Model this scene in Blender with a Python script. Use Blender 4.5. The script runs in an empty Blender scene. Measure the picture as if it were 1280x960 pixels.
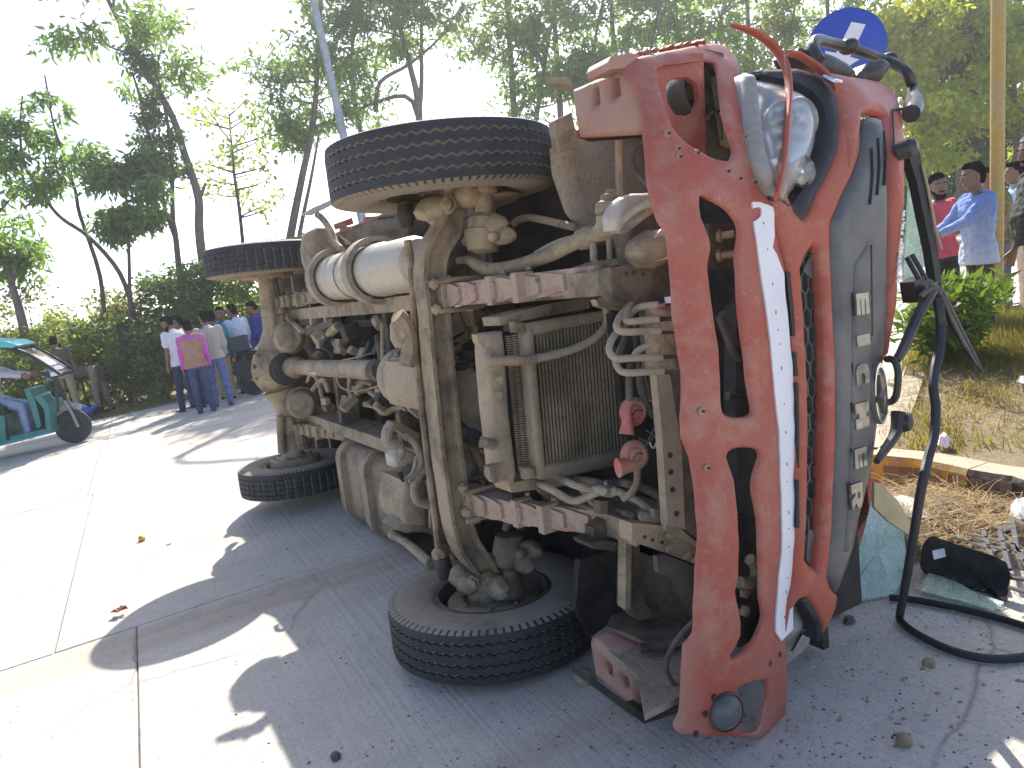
import bpy, bmesh, math, random
import numpy as np
from mathutils import Vector, Matrix, Quaternion, noise
from mathutils.geometry import delaunay_2d_cdt
random.seed(7); rng = np.random.default_rng(7)
scn = bpy.context.scene
R = math.radians
# ------------------------------------------------------------------ camera
FPX = 950.0; CAMH = 1.48
Wm = np.array([[0.98480775, -0.17364818, 0.0], [0.0, 0.0, 0.0], [0.0, 0.0, 0.0]])
ro, pi_ = R(10.0), R(8.5)
down = np.array([math.sin(ro)*math.cos(pi_), math.cos(ro)*math.cos(pi_), math.sin(pi_)])
upv = -down
fwv = np.array([0, 0, 1.0]) - np.dot([0, 0, 1.0], upv)*upv; fwv /= np.linalg.norm(fwv)
rtv = np.cross(fwv, upv)
Wm = np.stack([rtv, fwv, upv])                       # camera axes (x right, y down, z forward) -> world
cam = bpy.data.cameras.new('camera'); camo = bpy.data.objects.new('camera', cam); scn.collection.objects.link(camo)
cm = Matrix([list(Wm@np.array([1., 0, 0])), list(Wm@np.array([0, -1., 0])), list(Wm@np.array([0, 0, -1.]))]).transposed().to_4x4()
cm.translation = (0, 0, CAMH); camo.matrix_world = cm
cam.sensor_width = 36; cam.lens = 36*FPX/1280; cam.clip_end = 2000; cam.clip_start = .05
scn.camera = camo
# ------------------------------------------------------------------ light
SUN = Vector((0.20, 2.10, 1.95)).normalized()
elev = math.asin(SUN.z); azim = math.atan2(SUN.x, SUN.y)
wd = bpy.data.worlds.new('World'); scn.world = wd; wd.use_nodes = True
nt = wd.node_tree; sky = nt.nodes.new('ShaderNodeTexSky'); sky.sky_type = 'NISHITA'; sky.sun_disc = False
sky.sun_elevation = elev; sky.sun_rotation = azim; sky.dust_density = 1.4; sky.air_density = .55; sky.ozone_density = .2; sky.altitude = 100
bg = nt.nodes['Background']; bg.inputs['Strength'].default_value = 0.15
nt.links.new(sky.outputs['Color'], bg.inputs['Color'])
sl = bpy.data.lights.new('sun', 'SUN'); sl.energy = 3.9; sl.angle = R(0.5); sl.color = (1, .95, .86)
so = bpy.data.objects.new('sun', sl); scn.collection.objects.link(so)
so.rotation_euler = SUN.to_track_quat('Z', 'Y').to_euler(); so.location = (0, 0, 30)
scn.view_settings.view_transform = 'Standard'; scn.view_settings.look = 'None'
scn.view_settings.exposure = 1.27; scn.view_settings.gamma = 1.0
scn.cycles.max_bounces = 8; scn.cycles.transparent_max_bounces = 12
# ------------------------------------------------------------------ measuring: turn a point of the photo into a point of the place
TRm = np.array([[0.47862, -0.06026, 0.8749, -0.17565], [-0.87689, -0.02266, 0.47821, 2.97868], [-0.00909, -0.9979, -0.06339, 1.00968], [0.0, 0.0, 0.0, 1.0]])
def gnd(px, py, z=0.0):
    r = Wm@np.array([(px-640)/FPX, (py-480)/FPX, 1.0]); s = (z-CAMH)/r[2]
    return Vector((r[0]*s, r[1]*s, z))
def far(px, py, y):
    r = Wm@np.array([(px-640)/FPX, (py-480)/FPX, 1.0]); s = y/r[1]
    return Vector((r[0]*s, y, CAMH+r[2]*s))
_Rt = TRm[:3, :3]; _o = _Rt.T@(np.array([0, 0, CAMH])-TRm[:3, 3])
AX = {'X': 0, 'Y': 1, 'Z': 2}
def P(px, py, ax, v):                                # in the truck's own frame: X forward, Y left, Z up
    r = _Rt.T@(Wm@np.array([(px-640)/FPX, (py-480)/FPX, 1.0])); a = AX[ax]
    s = (v-_o[a])/r[a]; q = _o+s*r
    return Vector(q)
# ------------------------------------------------------------------ object helpers
def link(o): scn.collection.objects.link(o); return o
def tag(o, label=None, cat=None, group=None, kind=None):
    if label: o['label'] = label
    if cat: o['category'] = cat
    if group: o['group'] = group
    if kind: o['kind'] = kind
    return o
def thing(name, label, cat, loc=(0, 0, 0), rz=0, group=None):
    o = link(bpy.data.objects.new(name, None)); o.location = loc; o.rotation_euler = (0, 0, rz); o.empty_display_size = .2
    return tag(o, label, cat, group)
class MB:
    def __init__(s): s.v = []; s.f = []; s.m = []; s.sm = []
    def add(s, vs, fs, mi=0, smooth=False):
        b = len(s.v); s.v += [tuple(x) for x in vs]
        for f in fs: s.f.append([i+b for i in f]); s.m.append(mi); s.sm.append(smooth)
        return s
    def box(s, c, d, rot=None, mi=0, bev=0.0):
        x, y, z = d[0]/2, d[1]/2, d[2]/2
        if bev > 0:
            bm = bmesh.new(); bmesh.ops.create_cube(bm, size=1)
            for v in bm.verts: v.co = Vector((v.co.x*d[0], v.co.y*d[1], v.co.z*d[2]))
            bmesh.ops.bevel(bm, geom=bm.edges[:], offset=bev, segments=2, affect='EDGES', profile=.5)
            vs = [v.co.copy() for v in bm.verts]; bm.verts.index_update(); fs = [[v.index for v in f.verts] for f in bm.faces]; bm.free()
        else:
            vs = [Vector(p) for p in ((-x, -y, -z), (x, -y, -z), (x, y, -z), (-x, y, -z), (-x, -y, z), (x, -y, z), (x, y, z), (-x, y, z))]
            fs = [(0, 3, 2, 1), (4, 5, 6, 7), (0, 1, 5, 4), (1, 2, 6, 5), (2, 3, 7, 6), (3, 0, 4, 7)]
        if rot is not None: vs = [rot@v for v in vs]
        c = Vector(c); return s.add([v+c for v in vs], fs, mi)
    def tube(s, pts, r, n=8, mi=0, smooth=True, flat=None, sub=0):
        pts = [Vector(p) for p in pts]; rs = list(r) if hasattr(r, '__len__') else [r]*len(pts)
        if sub and len(pts) > 2: pts, rs = spline(pts, rs, sub)
        m = len(pts); vs = []; fs = []
        t0 = (pts[1]-pts[0]).normalized(); ref = Vector((0, 0, 1)) if abs(t0.z) < .9 else Vector((1, 0, 0))
        u = t0.cross(ref).normalized()
        for i, p in enumerate(pts):
            t = (pts[min(i+1, m-1)]-pts[max(i-1, 0)]).normalized()
            u = (u-t*u.dot(t)).normalized(); w = t.cross(u)
            fx, fy = flat or (1, 1)
            for k in range(n):
                a = 2*math.pi*k/n; vs.append(p+(u*math.cos(a)*fx+w*math.sin(a)*fy)*rs[i])
        for i in range(m-1):
            for k in range(n):
                a = i*n+k; b = i*n+(k+1) % n; fs.append((a, b, b+n, a+n))
        s.add(vs, fs, mi, smooth)
        b = len(s.v)-len(vs)
        s.f.append([b+k for k in range(n-1, -1, -1)]); s.m.append(mi); s.sm.append(False)
        s.f.append([b+(m-1)*n+k for k in range(n)]); s.m.append(mi); s.sm.append(False)
        return s
    def lathe(s, o, ax, prof, n=24, mi=0, smooth=True, cap=True):
        o = Vector(o); ax = Vector(ax).normalized(); ref = Vector((0, 0, 1)) if abs(ax.z) < .9 else Vector((1, 0, 0))
        u = ax.cross(ref).normalized(); w = ax.cross(u); vs = []; fs = []
        for (r, h) in prof:
            for k in range(n):
                a = 2*math.pi*k/n; vs.append(o+ax*h+(u*math.cos(a)+w*math.sin(a))*r)
        for i in range(len(prof)-1):
            for k in range(n):
                a = i*n+k; b = i*n+(k+1) % n; fs.append((a, b, b+n, a+n))
        if cap: fs.append(tuple(range(n-1, -1, -1))); L = (len(prof)-1)*n; fs.append(tuple(L+k for k in range(n)))
        return s.add(vs, fs, mi, smooth)
    def blob(s, c, d, mi=0, n=1, jit=0.0, rot=None):
        bm = bmesh.new(); bmesh.ops.create_icosphere(bm, subdivisions=n, radius=1)
        c = Vector(c); vs = []
        for v in bm.verts:
            q = Vector((v.co.x*d[0], v.co.y*d[1], v.co.z*d[2]))*(1+jit*random.uniform(-1, 1))
            if rot is not None: q = rot@q
            vs.append(c+q)
        bm.verts.index_update(); s.add(vs, [[v.index for v in f.verts] for f in bm.faces], mi, True); bm.free(); return s
    def build(s, name, mats, parent=None, loc=None, sharp=35):
        me = bpy.data.meshes.new(name); me.from_pydata(s.v, [], s.f)
        if not isinstance(mats, (list, tuple)): mats = [mats]
        for m in mats: me.materials.append(m)
        me.polygons.foreach_set('material_index', s.m); me.polygons.foreach_set('use_smooth', s.sm)
        bm = bmesh.new(); bm.from_mesh(me); bmesh.ops.recalc_face_normals(bm, faces=bm.faces); bm.to_mesh(me); bm.free()
        if any(s.sm) and sharp:
            try: me.set_sharp_from_angle(angle=R(sharp))
            except Exception: pass
        me.update()
        o = link(bpy.data.objects.new(name, me))
        if parent is not None: o.parent = parent
        if loc is not None: o.location = loc
        return o
def spline(pts, rs, k):
    out = []; ro_ = []; n = len(pts)
    for i in range(n-1):
        p0, p1, p2, p3 = pts[max(i-1, 0)], pts[i], pts[i+1], pts[min(i+2, n-1)]
        for j in range(k):
            t = j/k
            out.append(.5*((2*p1)+(p2-p0)*t+(2*p0-5*p1+4*p2-p3)*t*t+(3*p1-p0-3*p2+p3)*t**3)); ro_.append(rs[i]*(1-t)+rs[i+1]*t)
    out.append(pts[-1]); ro_.append(rs[-1]); return out, ro_
def dup(o, parent=None):
    c = o.copy(); scn.collection.objects.link(c); c.parent = parent
    for ch in list(o.children): dup(ch, c)
    return c
# ------------------------------------------------------------------ materials
class NT:
    def __init__(s, name):
        s.m = bpy.data.materials.new(name); s.m.use_nodes = True; s.t = s.m.node_tree; s.b = s.t.nodes['Principled BSDF']; s.out = s.t.nodes['Material Output']
        s._tc = None
    def n(s, ty, **k):
        x = s.t.nodes.new(ty)
        for a, b in k.items():
            if a in x.inputs: x.inputs[a].default_value = b
            else: setattr(x, a, b)
        return x
    def l(s, a, b): s.t.links.new(a, b)
    def tc(s):
        if s._tc is None: s._tc = s.n('ShaderNodeTexCoord').outputs['Object']
        return s._tc
    def noise(s, scale, detail=6, rough=.6, vec=None, stretch=None, rotz=0, dist=0):
        v = vec or s.tc()
        if stretch or rotz:
            mp = s.n('ShaderNodeMapping'); s.l(v, mp.inputs['Vector']); mp.inputs['Scale'].default_value = stretch or (1, 1, 1); mp.inputs['Rotation'].default_value = (0, 0, rotz); v = mp.outputs['Vector']
        x = s.n('ShaderNodeTexNoise', Scale=scale, Detail=detail, Roughness=rough, Distortion=dist); s.l(v, x.inputs['Vector']); return x.outputs['Fac']
    def ramp(s, fac, stops):
        x = s.n('ShaderNodeValToRGB'); cr = x.color_ramp
        while len(cr.elements) > 1: cr.elements.remove(cr.elements[-1])
        for i, (p, c) in enumerate(stops):
            e = cr.elements[0] if i == 0 else cr.elements.new(p)
            e.position = p; e.color = (c, c, c, 1) if isinstance(c, (int, float)) else (*c, 1)
        s.l(fac, x.inputs['Fac']); return x.outputs['Color']
    def mix(s, fac, a, b, mode='MIX'):
        x = s.n('ShaderNodeMix', data_type='RGBA', blend_type=mode)
        for sock, val in ((x.inputs[0], fac), (x.inputs[6], a), (x.inputs[7], b)):
            if isinstance(val, (int, float)): sock.default_value = val
            elif isinstance(val, tuple): sock.default_value = (*val, 1)
            else: s.l(val, sock)
        return x.outputs[2]
    def math(s, op, a, b=0.0):
        x = s.n('ShaderNodeMath', operation=op)
        for sock, val in ((x.inputs[0], a), (x.inputs[1], b)):
            if isinstance(val, (int, float)): sock.default_value = val
            else: s.l(val, sock)
        return x.outputs[0]
    def bump(s, h, strength=.3, dist=.01):
        x = s.n('ShaderNodeBump', Strength=strength, Distance=dist); s.l(h, x.inputs['Height']); s.l(x.outputs['Normal'], s.b.inputs['Normal'])
    def set(s, **k):
        for a, v in k.items():
            a = a.replace('_', ' ')
            if isinstance(v, (int, float, tuple)):
                s.b.inputs[a].default_value = (*v, 1) if isinstance(v, tuple) else v
            else: s.l(v, s.b.inputs[a])
        return s
def dirty(name, base, dust=(.40, .31, .20), amount=.45, rough=.75, metal=0.0, scale=9, bump=.25, spots=True, fine=90, grime=0.0):
    t = NT(name); n1 = t.noise(scale, 8, .65); n2 = t.noise(scale*6, 4, .6); lo = .62-amount*.5
    f = t.ramp(n1, [(lo-.12, 0), (lo+.12, 1)])
    c = t.mix(f, base, dust)
    c = t.mix(t.ramp(n2, [(.3, .35), (.7, 0)]), c, tuple(x*.45 for x in dust), 'MIX')
    if spots:
        n3 = t.noise(scale*3, 3, .5); c = t.mix(t.ramp(n3, [(.66, 0), (.74, .7)]), c, (.035, .028, .022))
    if grime:
        c = t.mix(t.ramp(t.noise(3.1, 7, .7, dist=.6), [(.47, 0), (.62, grime)]), c, (.040, .033, .026))
        c = t.mix(t.ramp(t.noise(13, 5, .7), [(.60, 0), (.70, grime*.8)]), c, (.15, .070, .032))
        c = t.mix(t.ramp(t.noise(26, 4, .7, stretch=(.3, 1, 1)), [(.62, 0), (.68, grime*.7)]), c, (.06, .05, .04))
    t.set(Base_Color=c, Roughness=rough, Metallic=metal)
    h = t.math('ADD', t.noise(fine, 5, .6), t.math('MULTIPLY', n1, .8)); t.bump(h, bump, .01); return t.m
M = {}
M['dust'] = dirty('dusty_metal', (.15, .113, .072), (.40, .30, .185), .48, grime=.6)
M['dust_c'] = dirty('even_beige_dust', (.30, .23, .15), (.43, .33, .215), .5, spots=False, bump=.2, grime=.25)
M['dust_l'] = dirty('pale_dust_metal', (.26, .20, .13), (.42, .325, .205), .5, spots=False, bump=.2, grime=.5)
M['dust_d'] = dirty('grimy_metal', (.030, .026, .021), (.17, .13, .085), .3)
M['grime'] = dirty('grime_and_cavity_shade', (.016, .015, .014), (.060, .049, .036), .25, rough=.7)  # oily grime; its dark colour also stands in for shade inside cavities
M['mud'] = dirty('caked_mud', (.20, .155, .11), (.36, .29, .20), .5, scale=14, bump=1.0, fine=45)
M['spring'] = dirty('dusty_red_spring', (.33, .10, .075), (.46, .33, .24), .5, scale=12)
M['hose'] = dirty('dusty_rubber_hose', (.10, .09, .075), (.40, .33, .235), .5, rough=.85, bump=.1, spots=False)
M['black_hose'] = dirty('black_rubber_hose', (.035, .034, .034), (.15, .125, .095), .3, rough=.8, bump=.1, spots=False)
M['silver'] = dirty('dusty_silver_tank', (.50, .47, .42), (.55, .47, .36), .45, rough=.5, metal=.1, scale=5, bump=.1, spots=False)
M['tyre'] = dirty('tyre_rubber', (.016, .016, .018), (.035, .034, .034), .35, rough=.7, bump=.25, spots=False)
M['tyre_dust'] = dirty('dusty_tyre_wall', (.17, .145, .115), (.33, .275, .205), .5, rough=.9, bump=.25, scale=6, spots=False)
M['groove_d'] = dirty('dark_groove_dust', (.06, .055, .048), (.15, .13, .10), .4, bump=.1, spots=False)
M['mud_d'] = dirty('dark_caked_mud', (.07, .052, .035), (.18, .14, .09), .4, scale=14, bump=1.0, fine=45)
M['groove'] = dirty('groove_dust', (.26, .22, .17), (.40, .34, .26), .5, bump=.1, spots=False)
def paint(name, base, dusty=.35, fade=(.50, .20, .15), dust=(.46, .36, .27)):
    t = NT(name); n1 = t.noise(3.2, 8, .65); n2 = t.noise(38, 6, .7); n3 = t.noise(140, 3, .6); n4 = t.noise(7, 9, .75)
    c = t.mix(t.ramp(n1, [(.35, 0), (.72, .75)]), base, fade)
    c = t.mix(t.ramp(n4, [(.60-dusty*.15, 0), (.80-dusty*.1, .55)]), c, dust)
    c = t.mix(t.ramp(n2, [(.60, 0), (.70, .45*dusty+.1)]), c, dust)
    c = t.mix(t.ramp(n3, [(.73, 0), (.78, .35)]), c, (.58, .48, .40))
    c = t.mix(t.ramp(t.noise(16, 4, .8, dist=1.5), [(.735, 0), (.755, .85)]), c, (.07, .045, .035))
    sx = t.n('ShaderNodeSeparateXYZ'); t.l(t.tc(), sx.inputs[0]); ed = t.math('ADD', t.math('MULTIPLY', sx.outputs['Z'], 4.0), t.math('MULTIPLY', n4, .9))
    c = t.mix(t.ramp(ed, [(.18, .42*min(1, dusty*1.4)), (.55, 0)]), c, dust)
    sc1 = t.noise(5, 3, .7, stretch=(9, .8, 9), dist=.4); c = t.mix(t.ramp(sc1, [(.70, 0), (.725, .55)]), c, (.60, .42, .36))
    sc2 = t.noise(4, 4, .75, stretch=(1, 7, 2), dist=.8); c = t.mix(t.ramp(sc2, [(.715, 0), (.735, .7)]), c, (.16, .085, .06))
    t.set(Base_Color=c, Roughness=t.ramp(n1, [(.3, .48), (.7, .75)])); t.bump(n3, .08, .003); t.b.inputs['Coat Weight'].default_value = .25 if dusty < .3 else .06; t.b.inputs['Coat Roughness'].default_value = .25
    return t.m
M['orange'] = paint('orange_paint', (.40, .070, .032), .5, fade=(.38, .135, .09))
M['orange_c'] = paint('clean_orange_paint', (.43, .075, .032), .25, fade=(.40, .135, .085))
M['bumper'] = paint('faded_red_orange_paint', (.37, .068, .038), .75, fade=(.37, .155, .115), dust=(.42, .32, .235))
M['pinkdust'] = paint('dusty_pink_paint', (.36, .15, .11), .9, fade=(.38, .26, .18), dust=(.40, .32, .23))
def plain(name, c, rough=.6, metal=0.0, var=.25, scale=6, bump=.1, fine=60):
    t = NT(name); n1 = t.noise(scale, 6, .6)
    t.set(Base_Color=t.mix(t.ramp(n1, [(.3, 0), (.7, 1)]), tuple(x*(1-var) for x in c), tuple(min(1, x*(1+var)) for x in c)), Roughness=rough, Metallic=metal)
    t.bump(t.noise(fine, 4, .6), bump, .005); return t.m
M['blackp'] = dirty('black_plastic', (.018, .019, .021), (.10, .09, .08), .10, rough=.42, bump=.06, spots=False, scale=4)
M['panel'] = dirty('charcoal_grille_panel', (.058, .061, .065), (.17, .16, .145), .3, rough=.38, bump=.03, spots=False, scale=2.5)
M['rubber'] = plain('black_rubber_seal', (.02, .02, .021), .6)
M['chrome'] = plain('chrome', (.75, .75, .73), .16, 1.0, .1, bump=.02)
M['badge'] = plain('dull_chrome_badge', (.36, .345, .30), .36, .85, .35, 30, bump=.05)
M['reflect'] = plain('headlight_reflector', (.82, .85, .88), .12, 1.0, .08, bump=.03)
M['white'] = plain('white_reflective_strip', (.78, .78, .80), .5, 0, .04)
M['cream'] = plain('torn_strip_backing', (.70, .62, .42), .7)
M['ink'] = plain('dark_print', (.10, .10, .11), .6)
M['redhorn'] = dirty('dusty_red_horn', (.55, .075, .055), (.50, .27, .20), .35, rough=.5, bump=.1, spots=False)
def glass(name, c, rough=.05, alpha=None, crack=False):
    t = NT(name); t.set(Base_Color=c, Roughness=rough); t.b.inputs['Transmission Weight'].default_value = .85; t.b.inputs['IOR'].default_value = 1.3
    if crack:
        v = t.n('ShaderNodeTexVoronoi', feature='DISTANCE_TO_EDGE', Scale=110.0); t.l(t.tc(), v.inputs['Vector'])
        f = t.ramp(v.outputs['Distance'], [(.02, 1), (.07, 0)])
        vc = t.n('ShaderNodeTexVoronoi', Scale=38.0); t.l(t.tc(), vc.inputs['Vector']); t.set(Base_Color=t.mix(f, t.mix(t.ramp(vc.outputs['Color'], [(.3, 0), (.8, .8)]), c, (.86, .95, .90)), (.85, .95, .90))); t.l(t.ramp(v.outputs['Distance'], [(.02, .25), (.08, .55)]), t.b.inputs['Transmission Weight']); t.bump(v.outputs['Distance'], .4, .01); t.l(t.ramp(v.outputs['Distance'], [(.01, 1), (.05, .62)]), t.b.inputs['Alpha'])
    return t.m
M['shatter'] = glass('shattered_safety_glass', (.40, .78, .56), .45, crack=True)
M['lens'] = glass('headlight_lens', (.88, .89, .88), .22)
M['lens_d'] = dirty('dusty_headlight_lens', (.22, .215, .20), (.36, .33, .28), .5, rough=.25, bump=.05, spots=False)
# ================================================================== the overturned truck
truck = thing('truck', 'overturned red cargo truck lying on its side with its underside showing', 'truck')
truck.matrix_world = Matrix(TRm.tolist())
def S(y, z, dx=0.0):                                 # the cab front: flat in the middle, swept back at the corners
    a = min(1.3, max(0.0, abs(y)-.50)/.5)
    return 1.21-(.20 if y < 0 else .03)*a*a-max(0.0, z-1.0)*.25+dx
def onS(px, py, dx=0.0):
    g = lambda x: (lambda q: x-S(q.y, q.z, dx))(P(px, py, 'X', x))
    hi = 1.45; xs = [hi-.05*i for i in range(19)]; lo = None
    for x in xs:
        if g(x) < 0: lo = x; break
        hi = x
    if lo is None: return P(px, py, 'X', 1.1)
    for _ in range(18):
        md = (lo+hi)/2
        if g(md) < 0: lo = md
        else: hi = md
    return P(px, py, 'X', (lo+hi)/2)
def smooth_poly(pts, k=3):
    n = len(pts); out = []
    for i in range(n):
        p0, p1, p2, p3 = [Vector(pts[(i+j-1) % n]) for j in range(4)]
        for j in range(k):
            t = j/k; out.append(.5*((2*p1)+(p2-p0)*t+(2*p0-5*p1+4*p2-p3)*t*t+(3*p1-p0-3*p2+p3)*t**3))
    return out
def resample(poly, step):
    out = []; n = len(poly)
    for i in range(n):
        a, b = Vector(poly[i]), Vector(poly[(i+1) % n]); k = max(1, int(math.ceil((b-a).length/step)))
        for j in range(k): out.append(a.lerp(b, j/k))
    return out
def inpoly(pts, poly):
    p = np.asarray(pts, float); v = np.asarray([tuple(q) for q in poly], float); x, y = p[:, 0], p[:, 1]; r = np.zeros(len(p), bool); j = len(v)-1
    for i in range(len(v)):
        c = ((v[i, 1] > y) != (v[j, 1] > y)); d = v[j, 1]-v[i, 1]; d = d if abs(d) > 1e-12 else 1e-12
        r ^= c & (x < (v[j, 0]-v[i, 0])*(y-v[i, 1])/d+v[i, 0]); j = i
    return r
def segdist(pts, polys):
    p = np.asarray(pts, float); best = np.full(len(p), 9.0)
    for poly in polys:
        v = np.asarray([tuple(q) for q in poly], float); w = np.roll(v, -1, 0)
        for a, b in zip(v, w):
            d = b-a; L = max(1e-12, d@d); t = np.clip(((p-a)@d)/L, 0, 1); best = np.minimum(best, np.hypot(*(p-a-t[:, None]*d).T))
    return best
def sheet(name, mat, outer, holes=(), to3=None, thick=.02, grid=.03, roll=0.0, rw=.03, nrm=None, parent=truck, wave=0.0, ripple=0.0):
    """a pressed sheet: outline and holes in plan, meshed, bent over to3(u, v, inset) and given thickness along nrm"""
    polys = [resample([Vector(p) for p in q], grid) for q in [outer]+list(holes)]
    vs = []; es = []
    for q in polys:
        b = len(vs); vs += [Vector((p[0], p[1])) for p in q]; es += [(b+i, b+(i+1) % len(q)) for i in range(len(q))]
    a = np.array([tuple(p) for p in polys[0]]); lo, hi = a.min(0), a.max(0)
    gx, gy = np.meshgrid(np.arange(lo[0], hi[0], grid), np.arange(lo[1], hi[1], grid)); g = np.stack([gx.ravel()+grid*.37, gy.ravel()+grid*.29], 1)
    if roll: 
        extra = []
        for q in polys:
            for i, p in enumerate(q):
                d = (q[(i+1) % len(q)]-q[i-1]); d = Vector((-d.y, d.x)).normalized()
                extra += [p+d*rw*.45, p-d*rw*.45, p+d*rw, p-d*rw]
        g = np.concatenate([g, np.array([tuple(e) for e in extra])])
    ins = inpoly(g, polys[0])
    for h in polys[1:]: ins &= ~inpoly(g, h)
    g = g[ins]; dd = segdist(g, polys); g = g[dd > (min(.4*grid, rw*.3) if roll else .4*grid)]
    vs += [Vector((float(x), float(y))) for x, y in g]
    V, E_, F_, *_ = delaunay_2d_cdt(vs, es, [], 0, 1e-6)
    cen = np.array([[sum(V[i].x for i in f)/3, sum(V[i].y for i in f)/3] for f in F_]); keep = inpoly(cen, polys[0])
    for h in polys[1:]: keep &= ~inpoly(cen, h)
    F_ = [f for f, k in zip(F_, keep) if k]
    dist = segdist(np.array([(v.x, v.y) for v in V]), polys) if roll else np.full(len(V), 9.0)
    top = []; bot = []; nrm = Vector(nrm or (1, 0, 0))
    for v, d in zip(V, dist):
        p = Vector(to3(v.x, v.y))
        if roll and d < rw: p = p-nrm*roll*(1-d/rw)**2
        if wave: p = p+nrm*wave*noise.noise(Vector((v.x*3.3, v.y*3.3, 1.7)))+nrm*ripple*noise.noise(Vector((v.x*15, v.y*15, 4.1)))
        top.append(p); bot.append(p-nrm*thick)
    n = len(V); fs = [tuple(f) for f in F_]+[tuple(i+n for i in reversed(f)) for f in F_]; cnt = {}
    for f in F_:
        for i in range(3): e = (f[i], f[(i+1) % 3]); k = (min(e), max(e)); cnt.setdefault(k, []).append(e)
    for k, e in cnt.items():
        if len(e) == 1: a_, b_ = e[0]; fs.append((b_, a_, a_+n, b_+n))
    m = MB(); m.add(top+bot, fs, 0, True); return m.build(name, mat, parent, sharp=50)
def front(name, mat, outer, holes=(), dx=0.0, thick=.022, roll=.012, rw=.03, grid=.035, sm=2, parent=truck, wave=0.0, ripple=0.0):
    f = lambda q: [Vector((p.y, p.z)) for p in (onS(x, y, dx) for x, y in q)]
    o = smooth_poly(f(outer), sm) if sm > 1 else f(outer); h = [smooth_poly(f(q), sm) if sm > 1 else f(q) for q in holes]
    return sheet(name, mat, o, h, lambda u, v: (S(u, v, dx), u, v), thick, grid, roll, rw, parent=parent, wave=wave, ripple=ripple)
def slab(name, mat, poly, ax, val, depth, parent=truck, holes=(), grid=.05, sm=1, roll=0.0, rw=.02):
    """a plate whose outline is measured on the plane ax = val; depth runs away from the photographer's side"""
    i = AX[ax]; oth = [j for j in range(3) if j != i]
    f = lambda q: [Vector((p[oth[0]], p[oth[1]])) for p in (P(x, y, ax, val) for x, y in q)]
    def to3(u, v):
        r = [0, 0, 0]; r[i] = val; r[oth[0]] = u; r[oth[1]] = v; return r
    n = [0, 0, 0]; n[i] = 1 if _o[i] > val else -1
    o = f(poly); hs = [f(h) for h in holes]
    if sm > 1: o = smooth_poly(o, sm); hs = [smooth_poly(h, sm) for h in hs]
    return sheet(name, mat, o, hs, to3, depth, grid, roll, rw, n, parent)
def ptube(name, mat, pts, r, n=8, sub=4, parent=truck, flat=None):
    return MB().tube([P(*p) if isinstance(p[2], str) else p for p in pts], r, n, sub=sub, flat=flat).build(name, mat, parent)
# ---------------------------------------------------------------- bumper with its openings
BO = [(782,86),(797,107),(807,130),(810,160),(811,176),(815,212),(818,240),(827,275),(838,296),(844,341),(849,403),(857,466),(857,505),(857,548),(869,574),(874,640),(875,687),(873,758),(872,795),(861,808),(860,822),(859,862),(857,893),(848,908),(853,919),(876,921),(925,921),(962,925),(977,919),(984,896),(986,842),(985,806),(990,789),(995,735),(998,669),(997,600),(996,545),(993,484),(990,434),(983,356),(975,303),(966,260),(959,235),(952,197),(945,162),(940,130),(931,92),(925,73),(912,60),(896,53),(850,60),(800,70),(787,76)]
H1 = [(824,84),(850,78),(880,75),(897,78),(903,97),(907,140),(919,180),(916,199),(907,201),(887,195),(860,177),(842,155),(831,120)]
H2 = [(876,244),(888,248),(907,259),(922,275),(927,291),(924,319),(926,341),(930,400),(935,440),(940,480),(946,508),(944,519),(930,523),(912,520),(906,507),(904,467),(901,430),(896,387),(891,356),(888,331),(891,312),(888,295),(878,272)]
H3 = [(912,572),(921,562),(937,560),(952,563),(955,573),(947,595),(945,617),(950,650),(952,697),(955,750),(959,772),(954,790),(941,810),(921,825),(916,821),(929,794),(926,765),(921,740),(925,716),(923,654),(920,600)]
H4 = [(924,862),(938,855),(950,851),(960,851),(961,867),(957,884),(952,908),(945,916),(929,917),(926,905),(928,885)]
CRL = sorted([(q.y, q.z) for q in (onS(x, y) for x, y in [(826,100),(836,160),(846,205),(858,262),(868,320),(876,400),(884,480),(889,560),(891,640),(891,720),(887,780),(884,840),(880,900)])])
def S_b(y, z):                                        # the bumper face breaks along a pressed crease and turns under below it
    if y <= CRL[0][0]: zc = CRL[0][1]
    elif y >= CRL[-1][0]: zc = CRL[-1][1]
    else:
        for (ya, za), (yb, zb) in zip(CRL[:-1], CRL[1:]):
            if ya <= y <= yb: zc = za+(zb-za)*(y-ya)/max(1e-6, yb-ya); break
    return S(y, z)-max(0.0, zc-z)*.42-max(0.0, z-zc-.20)*.22
def onB(px, py):
    hi = 1.45; lo = .5
    for _ in range(30):
        md = (lo+hi)/2; q = P(px, py, 'X', md)
        if md-S_b(q.y, q.z) < 0: lo = md
        else: hi = md
    return P(px, py, 'X', (lo+hi)/2)
fB = lambda q: smooth_poly([Vector((p.y, p.z)) for p in (onB(x, y) for x, y in q)], 2)
bumper = sheet('bumper', M['bumper'], fB(BO), [fB(H1), fB(H2), fB(H3), fB(H4)], lambda u, v: (S_b(u, v), u, v), .012, .022, .006, .010, wave=.012, ripple=.004)
# rolled lower lip behind the bottom edge
lip = [(783,88),(798,110),(809,140),(812,190),(819,240),(829,278),(840,300),(846,345),(851,405),(858,466),(858,548),(870,576),(875,640),(876,690),(874,760),(873,796),(862,812),(861,860),(858,890)]
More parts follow.
